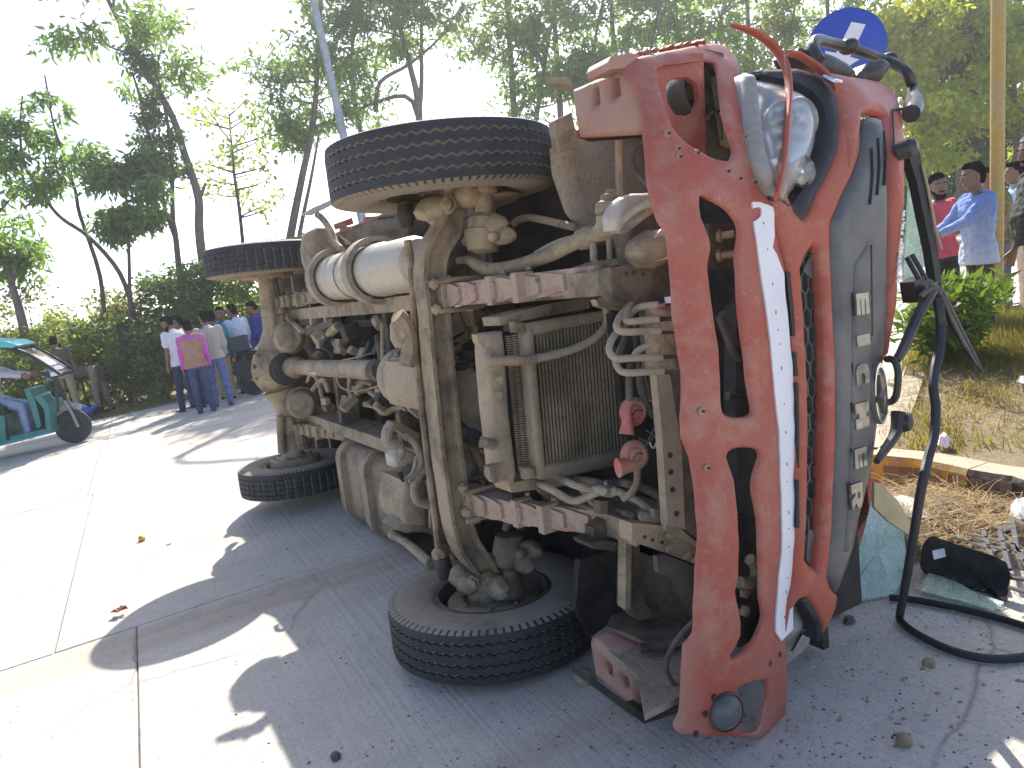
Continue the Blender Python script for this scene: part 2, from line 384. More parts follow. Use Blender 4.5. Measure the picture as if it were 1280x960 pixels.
# a pressed crease down the lower half of the face, bolts along it
for (x, y) in [(850,196),(835,167),(872,191),(910,214),(925,223),(943,228),(848,186),(932,171),(937,194),(878,514),(885,585)]:
    q = onB(x, y); m = MB().lathe(q+Vector((-.004, 0, 0)), (1, 0, 0), [(.011, 0), (.011, .006), (.006, .008)], 8); m.lathe(q, (1, 0, 0), [(.004, .002), (.004, .0095)], 6, 1)
    m.build('bolt', [M['pinkdust'], M['grime']], bumper)
for (x, y) in [(975,818),(963,829),(976,866),(883,893),(894,872),(871,918)]:
    q = onB(x, y); MB().lathe(q, (1, 0, 0), [(.009, -.002), (.009, .002)], 8).build('bolt_hole', M['grime'], bumper)
# white strip with its torn end and dark printed ticks
ST = [(937,253),(947,253),(957,256),(965,260),(966,294),(963,310),(968,318),(972,331),(976,343),(980,380),(983,403),(987,442),(991,482),(994,530),(995,575),(995,640),(995,688),(994,735),(991,786),(977,801),(971,791),(973,747),(976,690),(977,669),(976,617),(974,540),(969,497),(965,455),(960,415),(954,372),(947,319),(941,277),(946,274),(950,270),(950,262),(947,259),(938,261)]
sheet('reflective_strip', M['white'], [Vector((p.y, p.z)) for p in (onB(x, y) for x, y in ST)], [], lambda u, v: (S_b(u, v)+.006, u, v), .008, .024, wave=.012, ripple=.004)
for (x, y) in [(953,279),(957,312),(963,355),(967,390),(970,412),(972,430),(975,460),(979,505),(981,540),(983,580),(984,602),(985,640),(985,660),(985,683),(985,722),(984,740),(982,772)]:
    q = onB(x, y); MB().box(q+Vector((.0075+.012*noise.noise(Vector((q.y*3.3, q.z*3.3, 1.7)))+.004*noise.noise(Vector((q.y*15, q.z*15, 4.1)))-.0015, 0, 0)), (.003, random.choice([.004, .007, .010]), .003)).build('printed_tick', M['ink'], truck)
# recessed lamp housing behind the upper opening
slab('lamp_housing', M['bumper'], [(815,70),(880,66),(884,205),(842,190),(815,130)], 'X', .985, .02, holes=[[(833,105),(845,97),(860,96),(872,104),(875,122),(870,139),(858,145),(844,143),(835,128)]], sm=1)
c = P(854, 121, 'X', .87); MB().lathe(c, (1, 0, 0), [(.085, .10), (.075, .02), (.05, -.03), (.02, -.05)], 24, cap=False).build('lamp_bowl', M['grime'], truck)
MB().lathe(P(848,116,'X',.88), (1, 0, .4), [(.03, 0), (.03, .05), (.015, .07)], 12).build('lamp_socket', M['dust_d'], truck)
slab('bracket', M['dust_d'], [(878,60),(905,66),(925,190),(880,205)], 'X', .93, .02)
ptube('cable', M['black_hose'], [(884,150,'X',.98),(892,140,'X',.99),(900,150,'X',.98),(903,175,'X',.99)], .006)
slab('bracket', M['dust'], [(893,95),(901,95),(914,185),(906,180)], 'X', .96, .015)
# bottom fog lamp
c = onS(909, 889, .0); m = MB(); m.lathe(c-Vector((.05, 0, 0)), (1, -.06, -.15), [(.048, 0), (.052, .05), (.052, .062), (.046, .070), (.03, .079), (.0, .084)], 28); m.build('fog_lamp', M['panel'], truck)
MB().lathe(c-Vector((.047, 0, 0)), (1, -.06, -.15), [(.054, .046), (.056, .05), (.056, .058), (.052, .064)], 28, cap=False).build('lamp_ring', M['dust_d'], truck)
front('lamp_bracket', M['bumper'], [(884,905),(925,897),(930,912),(880,916)], dx=-.03, sm=1)
# ---------------------------------------------------------------- orange frame round the grille and the lamps
SUR = [(968,247),(978,229),(988,210),(992,180),(994,225),(990,246),(998,262),(1007,272),(1015,264),(1022,240),(1036,216),(1047,190),(1052,162),(1051,140),(1045,117),(1036,100),(1043,96),(1062,94),(1078,140),(1080,190),(1067,226),(1056,247),(1043,278),(1043,305),(1046,387),(1049,440),(1050,481),(1050,540),(1048,591),(1045,669),(1039,722),(1042,733),(1052,746),(1050,760),(1041,782),(1032,797),(1029,780),(1013,751),(1003,752),(994,764),(989,792),(993,750),(998,735),(1001,669),(1001,617),(1001,530),(1000,481),(994,387),(989,334),(979,297),(970,262)]
GH = [(1022,304),(1027,308),(1031,345),(1034,387),(1036,440),(1036,505),(1034,560),(1034,600),(1031,669),(1025,714),(1017,708),(1010,700),(1013,654),(1014,600),(1015,530),(1014,481),(1009,387),(1005,337),(1012,318)]
front('grille_surround', M['orange'], SUR, [GH], dx=-.012, thick=.03, roll=.016, rw=.022, grid=.025, sm=1)
# bent strip that sprang loose round the upper lamp
bp = [(915,31),(930,35),(947,42),(960,51),(971,62),(981,78),(986,95),(987,125),(984,160),(982,190),(977,222),(972,246)]
pp = [onS(x, y, .03+.07*max(0, (110-y)/80)) for x, y in bp]
rad = [.010, .016, .020, .022, .024, .025, .026, .027, .027, .026, .025, .022]
MB().tube(pp, rad, 10, sub=3, flat=(.35, 1.0)).build('bent_trim_strip', M['orange_c'], truck, sharp=0)
bp = [(985,66),(998,68),(1012,76),(1026,86),(1038,97),(1047,112)]
MB().tube([onS(x, y, .02) for x, y in bp], [.02, .022, .022, .022, .02, .012], 10, sub=3, flat=(.4, 1)).build('trim_strip', M['orange_c'], truck, sharp=0)
MB().tube([onS(1030,95,.02), onS(1042,101,.03), onS(1052,102,.02)], [.006, .010, .006], 8, sub=2).build('clip', M['chrome'], truck)
# upper lamp: housing, black seal, lens, bowls
LENS = [(938,93),(960,92),(985,97),(1003,102),(1021,112),(1034,130),(1040,158),(1034,190),(1019,221),(1005,241),(995,256),(976,238),(958,204),(946,155)]
front('lamp_seal', M['rubber'], [(934,90),(960,86),(1000,84),(1030,93),(1047,115),(1054,150),(1051,187),(1038,219),(1024,243),(1015,266),(1006,276),(994,264),(968,247),(948,200)], [LENS], dx=-.005, thick=.07, sm=1, grid=.03)
hz = [(937,92),(960,91),(985,96),(1003,101),(1022,111),(1035,129),(1041,158),(1035,190),(1020,222),(1006,242),(995,258),(975,240),(957,205),(945,155)]
front('headlight', M['reflect'], hz, dx=-.075, thick=.03, sm=1, grid=.025, roll=-.045, rw=.06, wave=.02, ripple=.008)
front('lens', M['lens'], LENS, dx=.03, thick=.006, roll=.055, rw=.10, grid=.025, sm=2)
front('lamp_rim', M['lens_d'], [(937,91),(950,91),(956,108),(959,140),(967,190),(982,238),(978,243),(966,232),(951,200),(943,150)], dx=.02, thick=.05, roll=.03, rw=.03, sm=2)
def bowl(px, py, r, dx):
    c = onS(px, py, dx)
    MB().lathe(c, (1, 0, -.1), [(r*1.08, .012), (r, .018), (r*.96, .0), (r*.7, -.03), (r*.3, -.05), (0.004, -.055)], 28, cap=False).build('lamp_bowl', M['chrome'], truck)
    MB().lathe(c, (1, 0, -.1), [(r*.22, -.05), (r*.22, .0), (r*.1, .01)], 14).build('bulb', M['reflect'], truck)
bowl(999, 150, .062, -.015); bowl(1001, 215, .042, -.015); bowl(974, 150, .05, -.02)
# lower lamp, dusty
LL = [(984,800),(992,775),(1003,758),(1012,755),(1022,768),(1029,785),(1029,801),(1022,820),(1007,834),(987,847),(984,830)]
front('headlight', M['lens_d'], LL, dx=-.06, thick=.05, roll=.06, rw=.08, sm=2, grid=.025)
front('lamp_seal', M['rubber'], [(1006,752),(1014,749),(1027,768),(1034,786),(1032,803),(1026,803),(1026,786),(1018,768)], dx=.0, thick=.05, sm=1)
front('headlight_bezel', M['chrome'], [(992,815),(1003,795),(1012,785),(1014,790),(1005,802),(996,818)], dx=-.045, thick=.01, roll=0, sm=1)
# honeycomb grille
front('grille_back', M['rubber'], [(1002,300),(1034,300),(1038,500),(1034,715),(1008,715),(1012,500)], dx=-.09, thick=.01, roll=0, sm=1, grid=.06)
front('grille_end', M['panel'], [(1005,338),(1022,303),(1029,310),(1032,350),(1022,352),(1012,345)], dx=-.045, thick=.01, roll=0, sm=1)
front('grille_end', M['panel'], [(1012,662),(1020,664),(1033,668),(1026,714),(1017,712),(1009,700)], dx=-.045, thick=.01, roll=0, sm=1)
m = MB(); a0 = onS(1020, 350, -.05); a1 = onS(1026, 690, -.05)
zl = min(onS(1000, 500, -.05).z, onS(1005, 340, -.05).z)-.01; zh = onS(1039, 500, -.05).z+.015
GHp = [(p.y, p.z) for p in (onS(x, y, -.05) for x, y in GH)]
cy_, cz_ = .056, .034; row = 0; y = a0.y-.1
while y < a1.y+.1:
    zc = zl+(cz_*.5 if row % 2 else 0)
    while zc < zh+.03:
        hexv = [(y+cy_*.62*math.cos(t), zc+cz_*.56*math.sin(t)) for t in [math.pi/3*k for k in range(6)]]
        if inpoly([(y, zc)], GHp)[0] or any(inpoly(hexv, GHp)):
            for k in range(6):
                (ya, za), (yb, zb) = hexv[k], hexv[(k+1) % 6]
                p0, p1 = Vector((S(ya, za, -.05), ya, za)), Vector((S(yb, zb, -.05), yb, zb)); e = (p1-p0).normalized(); w = e.cross(Vector((1, 0, 0)))*.0032; d = Vector((-.022, 0, 0))
                m.add([p0+w, p1+w, p1-w, p0-w, p0+w+d, p1+w+d, p1-w+d, p0-w+d], [(0, 1, 2, 3), (1, 0, 4, 5), (3, 2, 6, 7)], 0)
        zc += cz_
    y += cy_*.93; row += 1
m.build('honeycomb_grille', M['panel'], truck)
# slots between bumper and surround
for (xa, ya, xb, yb) in [(984,340,992,420),(993,440,996,470),(996,478,999,585),(998,600,997,660)]:
    front('slot_trim', M['rubber'], [(xa,ya),(xa+7,ya),(xb+6,yb),(xb,yb)], dx=-.02, thick=.02, roll=0, sm=1)
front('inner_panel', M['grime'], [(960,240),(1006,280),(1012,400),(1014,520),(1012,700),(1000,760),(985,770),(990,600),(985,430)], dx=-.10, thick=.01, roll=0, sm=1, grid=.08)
# charcoal panel with letters
BP = [(1087,147),(1096,144),(1107,146),(1111,175),(1114,215),(1116,256),(1116,309),(1115,387),(1112,430),(1108,480),(1103,530),(1097,580),(1089,614),(1081,645),(1072,690),(1062,718),(1052,745),(1042,731),(1039,722),(1045,669),(1048,591),(1051,540),(1051,481),(1049,440),(1047,387),(1043,303),(1043,278),(1057,247),(1066,228),(1080,200),(1085,170)]
front('grille_panel', M['panel'], BP, dx=.0, thick=.03, roll=.02, rw=.03, grid=.03, sm=1)
front('panel_ridge', M['panel'], [(1071,330),(1090,300),(1093,330),(1094,400),(1092,500),(1086,590),(1078,640),(1064,690),(1058,690),(1063,640),(1066,570),(1068,480),(1069,400)], dx=.006, thick=.02, roll=.005, rw=.012, sm=1)
for (xa, ya, xb, yb) in [(1091,185,1089,255),(1099,173,1098,243),(1106,164,1107,231),(1090,306,1091,420)]:
    pa, pb = onS(xa, ya, .004), onS(xb, yb, .004)
    MB().tube([pa, pa.lerp(pb, .5)+Vector((S(pa.lerp(pb,.5).y, pa.lerp(pb,.5).z, .004)-pa.lerp(pb,.5).x, 0, 0)), pb], .004, 6).build('panel_groove', M['rubber'], truck)
# letters E I C H E R, read from the right-hand side of the truck (top) to the left
def glyph(ch):
    if ch == 'E': return [[(0,0),(1,0),(1,.29),(.30,.29),(.30,.36),(1,.36),(1,.64),(.30,.64),(.30,.71),(1,.71),(1,1),(0,1)]]
    if ch == 'I': return [[(0,0),(1,0),(1,1),(0,1)]]
    if ch == 'C': return [[(1,.0),(.35,0),(.1,.12),(0,.35),(0,.65),(.1,.88),(.35,1),(1,1),(1,.66),(.62,.66),(.46,.58),(.46,.42),(.62,.34),(1,.34)]]
    if ch == 'H': return [[(0,0),(.40,0),(.40,.24),(.60,.24),(.60,0),(1,0),(1,1),(.60,1),(.60,.76),(.40,.76),(.40,1),(0,1)]]
    if ch == 'R': return [[(0,0),(.36,0),(.36,.34),(.45,.34),(.60,0),(1,0),(.78,.40),(.97,.52),(1,.80),(.8,.98),(.6,1),(0,1)], [(.36,.58),(.36,.72),(.58,.72),(.63,.69),(.63,.61),(.58,.58)]]
for ch, cx_, cy0, cy1, xa, xb in [('E',0,366,393,1072,1088),('I',0,418,432,1073,1089),('C',0,454,480,1072,1088),('H',0,503,535,1071,1088),('E',0,560,584,1070,1085),('R',0,604,636,1066,1080)]:
    A = onS((xa+xb)/2, cy0, .012); B = onS((xa+xb)/2, cy1, .012); zb = onS(xa, (cy0+cy1)/2, .012).z; zt = onS(xb, (cy0+cy1)/2, .012).z
    g = glyph(ch); f = lambda q: [Vector((A.y+(B.y-A.y)*u, zb+(zt-zb)*v)) for u, v in q]
    sheet('letter', M['badge'], f(g[0]), [f(h) for h in g[1:]], lambda u, v: (S(u, v, .012), u, v), .012, .03)
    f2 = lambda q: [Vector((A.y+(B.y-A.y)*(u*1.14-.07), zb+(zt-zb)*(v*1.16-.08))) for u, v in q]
    sheet('letter_backing', M['rubber'], f2([(0,0),(1,0),(1,1),(0,1)]), [], lambda u, v: (S(u, v, .003), u, v), .006, .05)  # dark backing plate a little larger than the letter
# oval chrome emblem
c = onS(1100, 492, .012); ry = abs(onS(1100, 531, .01).y-onS(1100, 453, .01).y)/2; rz = abs(onS(1108, 492, .01).z-onS(1092, 492, .01).z)/2
ell = lambda k: [Vector((c.y+ry*k*math.cos(t), c.z+rz*k*math.sin(t))) for t in [math.pi*i/14 for i in range(28)]]
em = sheet('emblem', M['chrome'], ell(1), [ell(.86)], lambda u, v: (S(u, v, .022), u, v), .025, .03)
sheet('emblem_field', M['badge'], ell(.87), [], lambda u, v: (S(u, v, .014), u, v), .01, .03, parent=em)
e2 = lambda q: [Vector((c.y+ry*u, c.z+rz*v)) for u, v in q]
sheet('emblem_mark', M['panel'], e2([(-.62,-.25),(-.2,.1),(-.05,.55),(.12,.15),(.66,.3),(.2,-.1),(.05,-.55),(-.12,-.12)]), [], lambda u, v: (S(u, v, .024), u, v), .012, .03, parent=em)
# orange corner panel and strip under the windscreen
UP = [(1032,86),(1050,88),(1065,91),(1082,94),(1100,97),(1120,110),(1130,127),(1135,150),(1137,190),(1137,222),(1136,262),(1133,303),(1130,345),(1129,380),(1122,419),(1119,442),(1113,458),(1109,500),(1104,522),(1101,555),(1097,577),(1090,606),(1084,634),(1092,600),(1098,575),(1104,530),(1109,480),(1113,430),(1116,387),(1117,309),(1117,256),(1115,215),(1112,175),(1108,143),(1096,140),(1086,143),(1083,170),(1078,200),(1064,226),(1060,190),(1056,150),(1046,112)]
front('front_panel', M['orange_c'], UP, dx=.0, thick=.03, roll=.03, rw=.035, grid=.03, sm=1)
pa = [onS(x, y, .006) for x, y in [(1117,137),(1118,160),(1119,192)]]
MB().tube(pa, .003, 6).build('panel_gap', M['rubber'], truck)
MB().tube([onS(x, y, .006) for x, y in [(1117,137),(1126,136),(1135,135)]], .004, 6).build('panel_gap', M['rubber'], truck)
for k in range(16):                                     # the row of small raised marks along the edge of the front panel
    t = k/15; x = 1131-8*t; y = 262+88*t+(2 if k % 3 == 0 else 0)
    q = onS(x, y, .004); MB().box(q, (.006, .007+.004*(k % 2), .012), bev=.002).build('raised_mark', M['white'], truck)
ptube('grab_handle', M['blackp'], [tuple(onS(1110,449,.0)), tuple(onS(1116,449,.05)), tuple(onS(1121,454,.07)), tuple(onS(1124,468,.075)), tuple(onS(1122,492,.07)), tuple(onS(1117,501,.05)), tuple(onS(1111,503,.0))], .011)
# wipers, linkage and pieces of the windscreen frame
def xt(x, y, X): return tuple(P(x, y, 'X', X))
MB().tube([xt(1124,515,1.20), xt(1121,540,1.21), xt(1109,560,1.23), xt(1097,577,1.25)], [.022, .018, .014, .010], 8, sub=3).build('wiper_arm', M['blackp'], truck)
MB().lathe(P(1119,527,'X',1.18), (1, 0, .3), [(.03, 0), (.034, .03), (.026, .05), (.01, .055)], 16).build('wiper_pivot', M['blackp'], truck)
MB().tube([xt(1168,360,1.24), xt(1154,385,1.25), xt(1141,412,1.25), xt(1130,437,1.26), xt(1122,450,1.26)], [.020, .019, .018, .017, .014], 8, sub=3, flat=(.8, 1)).build('wiper_arm', M['blackp'], truck)
m = MB(); m.tube([xt(1135,322,1.18), xt(1142,335,1.2), xt(1150,349,1.22)], .008, 8); m.tube([xt(1141,318,1.18), xt(1150,333,1.2), xt(1159,350,1.22)], .008, 8); m.build('wiper_linkage', M['blackp'], truck)
slab('wiper_bracket', M['blackp'], [(1144,352),(1156,345),(1168,350),(1170,362),(1163,376),(1148,378)], 'X', 1.22, .05, grid=.05)
MB().tube([xt(1152,371,1.24), xt(1162,361,1.25), xt(1172,359,1.25), xt(1176,366,1.24)], .010, 8, sub=3).build('cable', M['black_hose'], truck)
MB().tube([xt(1172,358,1.2), xt(1186,388,1.2), xt(1203,420,1.2), xt(1218,446,1.2), xt(1230,465,1.2)], [.020, .022, .019, .014, .006], 6, flat=(.7, 1)).build('wiper_blade', M['rubber'], truck)
MB().tube([xt(1174,362,1.22), xt(1188,394,1.22), xt(1205,428,1.22), xt(1222,456,1.22)], [.008, .008, .008, .004], 6).build('wiper_arm', M['blackp'], truck)
m = MB(); m.lathe(P(1131,187,'X',1.19), (1, -.2, .5), [(.028, -.02), (.032, .02), (.02, .04)], 14); m.build('mirror_pivot', M['blackp'], truck)
slab('pillar_trim', M['rubber'], [(1133,178),(1150,183),(1153,203),(1159,232),(1167,280),(1174,312),(1178,352),(1171,352),(1165,312),(1156,270),(1147,225),(1141,207)], 'X', 1.16, .03, grid=.05)
ptube('trim_edge', M['hose'], [(1154,205,'X',1.165),(1161,235,'X',1.165),(1170,282,'X',1.165),(1178,312,'X',1.165)], .005, sub=1)
slab('windscreen_remnant', M['shatter'], [(1138,228),(1144,240),(1148,275),(1153,315),(1156,346),(1154,354),(1132,360),(1131,330),(1136,280)], 'X', 1.10, .007, grid=.05)
slab('inner_trim', plain('tan_trim', (.42, .36, .20), .7, 0, .2), [(1094,603),(1106,608),(1124,626),(1143,660),(1136,668),(1112,652),(1094,634)], 'X', 1.06, .01, grid=.08)
# mirror on its tubular arm, above the cab side
arm = [P(1025,76,'Y',-1.03), P(1017,60,'Y',-1.08), P(1022,50,'Y',-1.12), P(1040,54,'Y',-1.14), P(1060,59,'Y',-1.14), P(1082,66,'Y',-1.13), P(1105,74,'Y',-1.12), P(1124,82,'Y',-1.08), P(1137,94,'Y',-1.03), P(1142,112,'X',.90), P(1143,128,'X',1.0), P(1141,138,'X',1.08)]
MB().tube(arm, .020, 10, sub=4).build('mirror_arm', M['blackp'], truck)
MB().tube([P(1143,122,'X',.97), P(1143,132,'X',1.02), P(1140,142,'X',1.08)], [.026, .034, .030], 12, sub=2).build('mirror_clamp', M['blackp'], truck)
slab('wing_mirror', M['blackp'], [(1003,61),(1010,57),(1024,60),(1045,66),(1058,72),(1070,80),(1078,92),(1058,92),(1030,86),(1012,76)], 'X', .95, .10, sm=2, roll=.02, rw=.04)
slab('wing_mirror', M['blackp'], [(1078,92),(1084,86),(1096,78),(1108,71),(1116,74),(1120,80),(1113,92),(1106,100),(1092,98)], 'X', .90, .10, sm=2, roll=.02, rw=.04)
for (x, y, v) in [(1062,58,-1.14), (1112,75,-1.12)]:
    q = P(x, y, 'Y', v); MB().blob(q, (.038, .030, .038), n=2).build('mirror_clamp', M['blackp'], truck)
# ---------------------------------------------------------------- cab shell
cw = .955
side = [(-.34, .40), (.50, .40), (.66, .55), (.70, .98), (.70, 1.08), (.62, 1.40), (.48, 1.80), (.38, 1.86), (-.34, 1.86)]
win = [(-.05, 1.10), (.60, 1.10), (.54, 1.38), (.38, 1.72), (-.05, 1.72)]
for s_ in (-1, 1):
    sheet('cab_side', M['orange'], side, [win], lambda u, v: (u, s_*cw, v), .03, .08, nrm=(0, s_, 0))
    MB().tube([(.86, s_*.90, .98), (.78, s_*.90, 1.10), (.62, s_*.90, 1.40), (.42, s_*.90, 1.82)], .045, 8).build('windscreen_pillar', M['orange'], truck)
MB().box((-.33, 0, 1.1), (.025, 1.88, 1.5)).build('cab_rear_wall', M['grime'], truck)  # coloured dark to paint in the shade of the interior
MB().box((.04, 0, 1.86), (.74, 1.90, .03)).build('cab_roof', M['orange'], truck)
MB().box((.42, 0, .74), (1.2, 1.86, .03)).build('cab_floor', M['grime'], truck)
MB().box((.98, 0, .86), (.02, 1.7, .24)).build('firewall', M['grime'], truck)
for s in (-1, 1):
    MB().box((.15, s*.45, 1.0), (.5, .5, .14), bev=.03).build('seat_base', M['grime'], truck); MB().box((-.1, s*.45, 1.35), (.14, .5, .6), bev=.04).build('seat_back', M['grime'], truck)
# ---------------------------------------------------------------- steps at both ends of the bumper
for nm, Z_, dp, poly, holes in [('cab_step', .12, .05, [(713,112),(745,98),(783,86),(792,97),(798,125),(800,150),(796,164),(788,168),(722,172),(716,145)], [[(737,110),(745,107),(747,129),(739,132)], [(761,99),(770,96),(772,119),(763,122)]]),
                        ('cab_step', .01, .28, [(735,803),(741,797),(797,843),(806,892),(798,893),(742,846)], [[(755,828),(762,832),(763,848),(757,844)], [(776,846),(783,850),(785,865),(778,861)]])]:
    slab(nm, M['pinkdust'], poly, 'Z', Z_, dp, holes=holes, grid=.03, roll=.014, rw=.025)
slab('step_plate', M['mud'], [(740,796),(775,770),(852,782),(856,868),(806,893),(797,843)], 'Y', .78, .02, grid=.06)
slab('step_tread', M['dust_d'], [(758,783),(764,770),(800,760),(852,775),(855,800),(815,806),(780,790)], 'Y', .74, .015, grid=.06)
ptube('latch', M['dust_d'], [(800,811,'Y',.75),(830,806,'Y',.75),(856,801,'Y',.75)], .016)
ptube('cable', M['black_hose'], [(873,772,'X',1.12),(855,790,'X',1.10),(838,815,'X',1.08),(834,838,'X',1.07),(844,856,'X',1.06),(862,866,'X',1.1)], .008)
slab('step_edge', M['grime'], [(738,845),(808,895),(866,878),(868,886),(806,905),(740,856)], 'X', .98, .10, grid=.06)
slab('step_flange', M['dust'], [(683,105),(712,105),(716,113),(700,112)], 'Y', -.96, .02)
slab('step_top', M['pinkdust'], [(760,78),(764,70),(790,66),(800,68),(786,84),(764,86)], 'X', 1.0, .10)
for k in range(9):
    q = onS(805+10*k, 70-2*k, -.03+.01*(k % 2)); MB().blob(q+Vector((-.02, -.012, 0)), (.02, .008, .014), n=1, jit=.3).build('torn_edge', M['bumper'], truck)
# wheel arch liners
slab('wheel_arch_liner', M['mud'], [(697,182),(735,176),(806,170),(822,240),(830,300),(790,310),(742,300),(716,262),(700,215)], 'X', .52, .03, grid=.06, roll=.02, rw=.05)
slab('wheel_arch_liner', M['dust'], [(694,150),(715,140),(722,172),(740,178),(700,190)], 'X', .6, .04)
slab('wheel_arch_liner', M['grime'], [(725,700),(790,680),(800,760),(740,800),(720,760)], 'X', .45, .03)
ptube('stay', M['dust'], [(774,176,'X',.8),(775,240,'X',.8),(777,266,'X',.8)], .012, sub=1)
slab('cab_mount', M['dust_d'], [(785,676),(800,684),(806,755),(826,772),(800,776),(783,760)], 'X', .78, .05)
slab('cab_mount', M['dust'], [(783,676),(790,678),(789,762),(782,762)], 'X', .80, .04)
slab('splash_shield', M['blackp'], [(822,696),(834,694),(880,712),(880,790),(868,770),(850,745),(836,722),(824,716)], 'X', 1.02, .02, sm=1)
slab('floor_panel', M['dust_d'], [(800,690),(880,720),(880,800),(860,790),(806,762)], 'X', .75, .02)
ptube('cable', M['black_hose'], [(808,176,'X',1.0),(796,182,'X',.98),(791,196,'X',.97),(796,214,'X',.97),(808,228,'X',.98),(817,240,'X',1.0)], .008)
ptube('wire', M['spring'], [(812,205,'X',1.0),(812,230,'X',1.0),(818,258,'X',1.0),(829,272,'X',1.02)], .004)
# stuff seen through the upper slot of the bumper
slab('bracket', M['dust_d'], [(886,279),(922,279),(928,335),(884,336)], 'X', 1.02, .05)
for (x, y) in [(897,295),(897,320)]:
    m = MB().lathe(P(x, y, 'X', 1.02), (.8, 0, .5), [(.018, 0), (.018, .012), (.011, .014), (.011, .05)], 6); m.build('bolt', M['dust'], truck)
ptube('tow_hook', M['dust'], [(925,728,'X',1.12),(938,729,'X',1.12),(946,720,'X',1.12),(945,707,'X',1.12),(938,699,'X',1.12)], .018)
for (x, y) in [(930,740),(930,763)]: MB().lathe(P(x, y, 'X', 1.1), (1, 0, 0), [(.018, 0), (.018, .012), (.01, .016)], 6).build('bolt', M['dust'], truck)
slab('bracket', M['grime'], [(918,660),(955,690),(958,790),(925,810)], 'X', 1.0, .02)
for pts in ([(900,395),(908,415),(918,440),(926,448)], [(904,390),(914,420),(925,440),(940,436)], [(910,495),(925,498),(938,500)]):
    ptube('hose', M['black_hose'], [(x, y, 'X', 1.08) for x, y in pts], .013)
slab('cross_beam', M['blackp'], [(922,380),(934,380),(936,520),(956,560),(950,650),(924,640),(920,500)], 'X', .98, .05)
# ---------------------------------------------------------------- wheels
RT_ = .43
def tyre_mesh(name, kind):
    n = 264; w = .095
    prof = [(.238, -.078, 1), (.245, -.092, 1), (.27, -.104, 1), (.30, -.111, 1), (.335, -.114, 1), (.365, -.111, 1), (.388, -.106, 1), (.40, -.103, 1), (.412, -.101, 2), (.422, -.098, 2), (.4275, -.094, 0)]
    tread = []
    gs = [-.060, -.021, .021, .060] if kind == 'front' else [-.055, -.018, .018, .055]
    gw, gd = (.0042, .011) if kind == 'front' else (.003, .009)
    for g in gs: tread += [(RT_+.001, g-gw-.002, 0), (RT_+.001, g-gw, 3), (RT_-gd, g-gw*.55, 4), (RT_-gd, g+gw*.55, 3), (RT_+.001, g+gw, 0)]
    full = prof+tread+[(r, -y, f) for r, y, f in reversed(prof)]
    vs = []; fs = []; mi = []; k = len(full)
    for i in range(n):
        a = 2*math.pi*i/n
        zz = (.0055 if kind == 'front' else .0022)*(abs((i % 4)-2)-1)
        lug = (i % 3 == 0)
        for (r, y, f) in full:
            yy = y; rr = r
            if f in (3, 4) or (abs(y) < .07 and f == 0): yy = y+zz*(1 if abs(y) > .04 else 1)
            if f == 2: rr = r-.006 if lug else r
            if kind == 'rear' and f in (0,) and abs(y) < .06 and i % 6 == 0: rr = r-.007
            vs.append((rr*math.cos(a), yy, rr*math.sin(a)))
    for i in range(n):
        for j in range(k-1):
            a = i*k+j; b = ((i+1) % n)*k+j; fs.append((a, a+1, b+1, b))
            f0, f1 = full[j][2], full[j+1][2]; y0 = full[j][1]
            if 3 in (f0, f1) and 4 in (f0, f1) or (f0 == 4 and f1 == 3): q = 2
            elif f0 == 1 and f1 in (1,): q = 1
            elif 2 in (f0, f1): q = 1 if i % 3 else 0
            else: q = 0
            if kind == 'rear' and i % 6 == 0 and q == 0 and abs(y0) < .06: q = 2
            mi.append(q)
    m = MB(); m.v = vs; m.f = [list(f) for f in fs]; m.m = mi; m.sm = [True]*len(fs)
    o = m.build(name, [M['tyre'], M['tyre_dust'], M['groove'] if kind == 'front' else M['groove_d']], None, sharp=40); return o
ft = tyre_mesh('tyre', 'front'); rt_ = tyre_mesh('tyre', 'rear')
def wheel(x, y, side, kind, hub):
    """side +1: the wheel's outer face looks to +Y"""
    m = MB(); s = side
    m.lathe((0, 0, 0), (0, -s, 0), [(.243, -.085), (.243, .082), (.236, .090), (.225, .092), (.218, .080), (.212, .05), (.208, .02), (.20, -.02), (.15, -.03), (.02, -.03)], 48)
    w = m.build('wheel', M['dust_d'] if kind == 'front' else M['dust'], truck, loc=(x, y, 0))
    t = ft if kind == 'front' else rt_
    if t.parent is not None: t = t.copy(); scn.collection.objects.link(t)
    t.parent = w; t.rotation_euler = (0, random.random()*6, 0)
    m = MB()
    if kind == 'front':
        m.lathe((0, 0, 0), (0, -s, 0), [(.19, -.02), (.19, .055), (.178, .062), (.125, .064), (.118, .05), (.10, .05), (.095, .066), (.06, .07), (.02, .07)], 40)
        for k in range(8):
            a = k*math.pi/4+.2; m.lathe((.145*math.cos(a), -s*.062, .145*math.sin(a)), (0, -s, 0), [(.010, 0), (.010, .010), (.006, .013)], 6)
    else:
        m.lathe((0, 0, 0), (0, -s, 0), [(.185, -.02), (.185, .075), (.192, .080), (.192, .13), (.18, .135), (.10, .14), (.08, .15), (.06, .15)], 40)
        for k in range(10):
            a = k*math.pi/5; m.lathe((.15*math.cos(a), -s*.136, .15*math.sin(a)), (0, -s, 0), [(.010, 0), (.010, .010), (.006, .013)], 6)
    m.build('brake_drum', M['dust'], w)
    return w
wheel(0, -.885, -1, 'front', 0); wheel(0, .885, 1, 'front', 0)
wheel(-3.216, -.822, -1, 'rear', 0); wheel(-3.216, .822, 1, 'rear', 0)
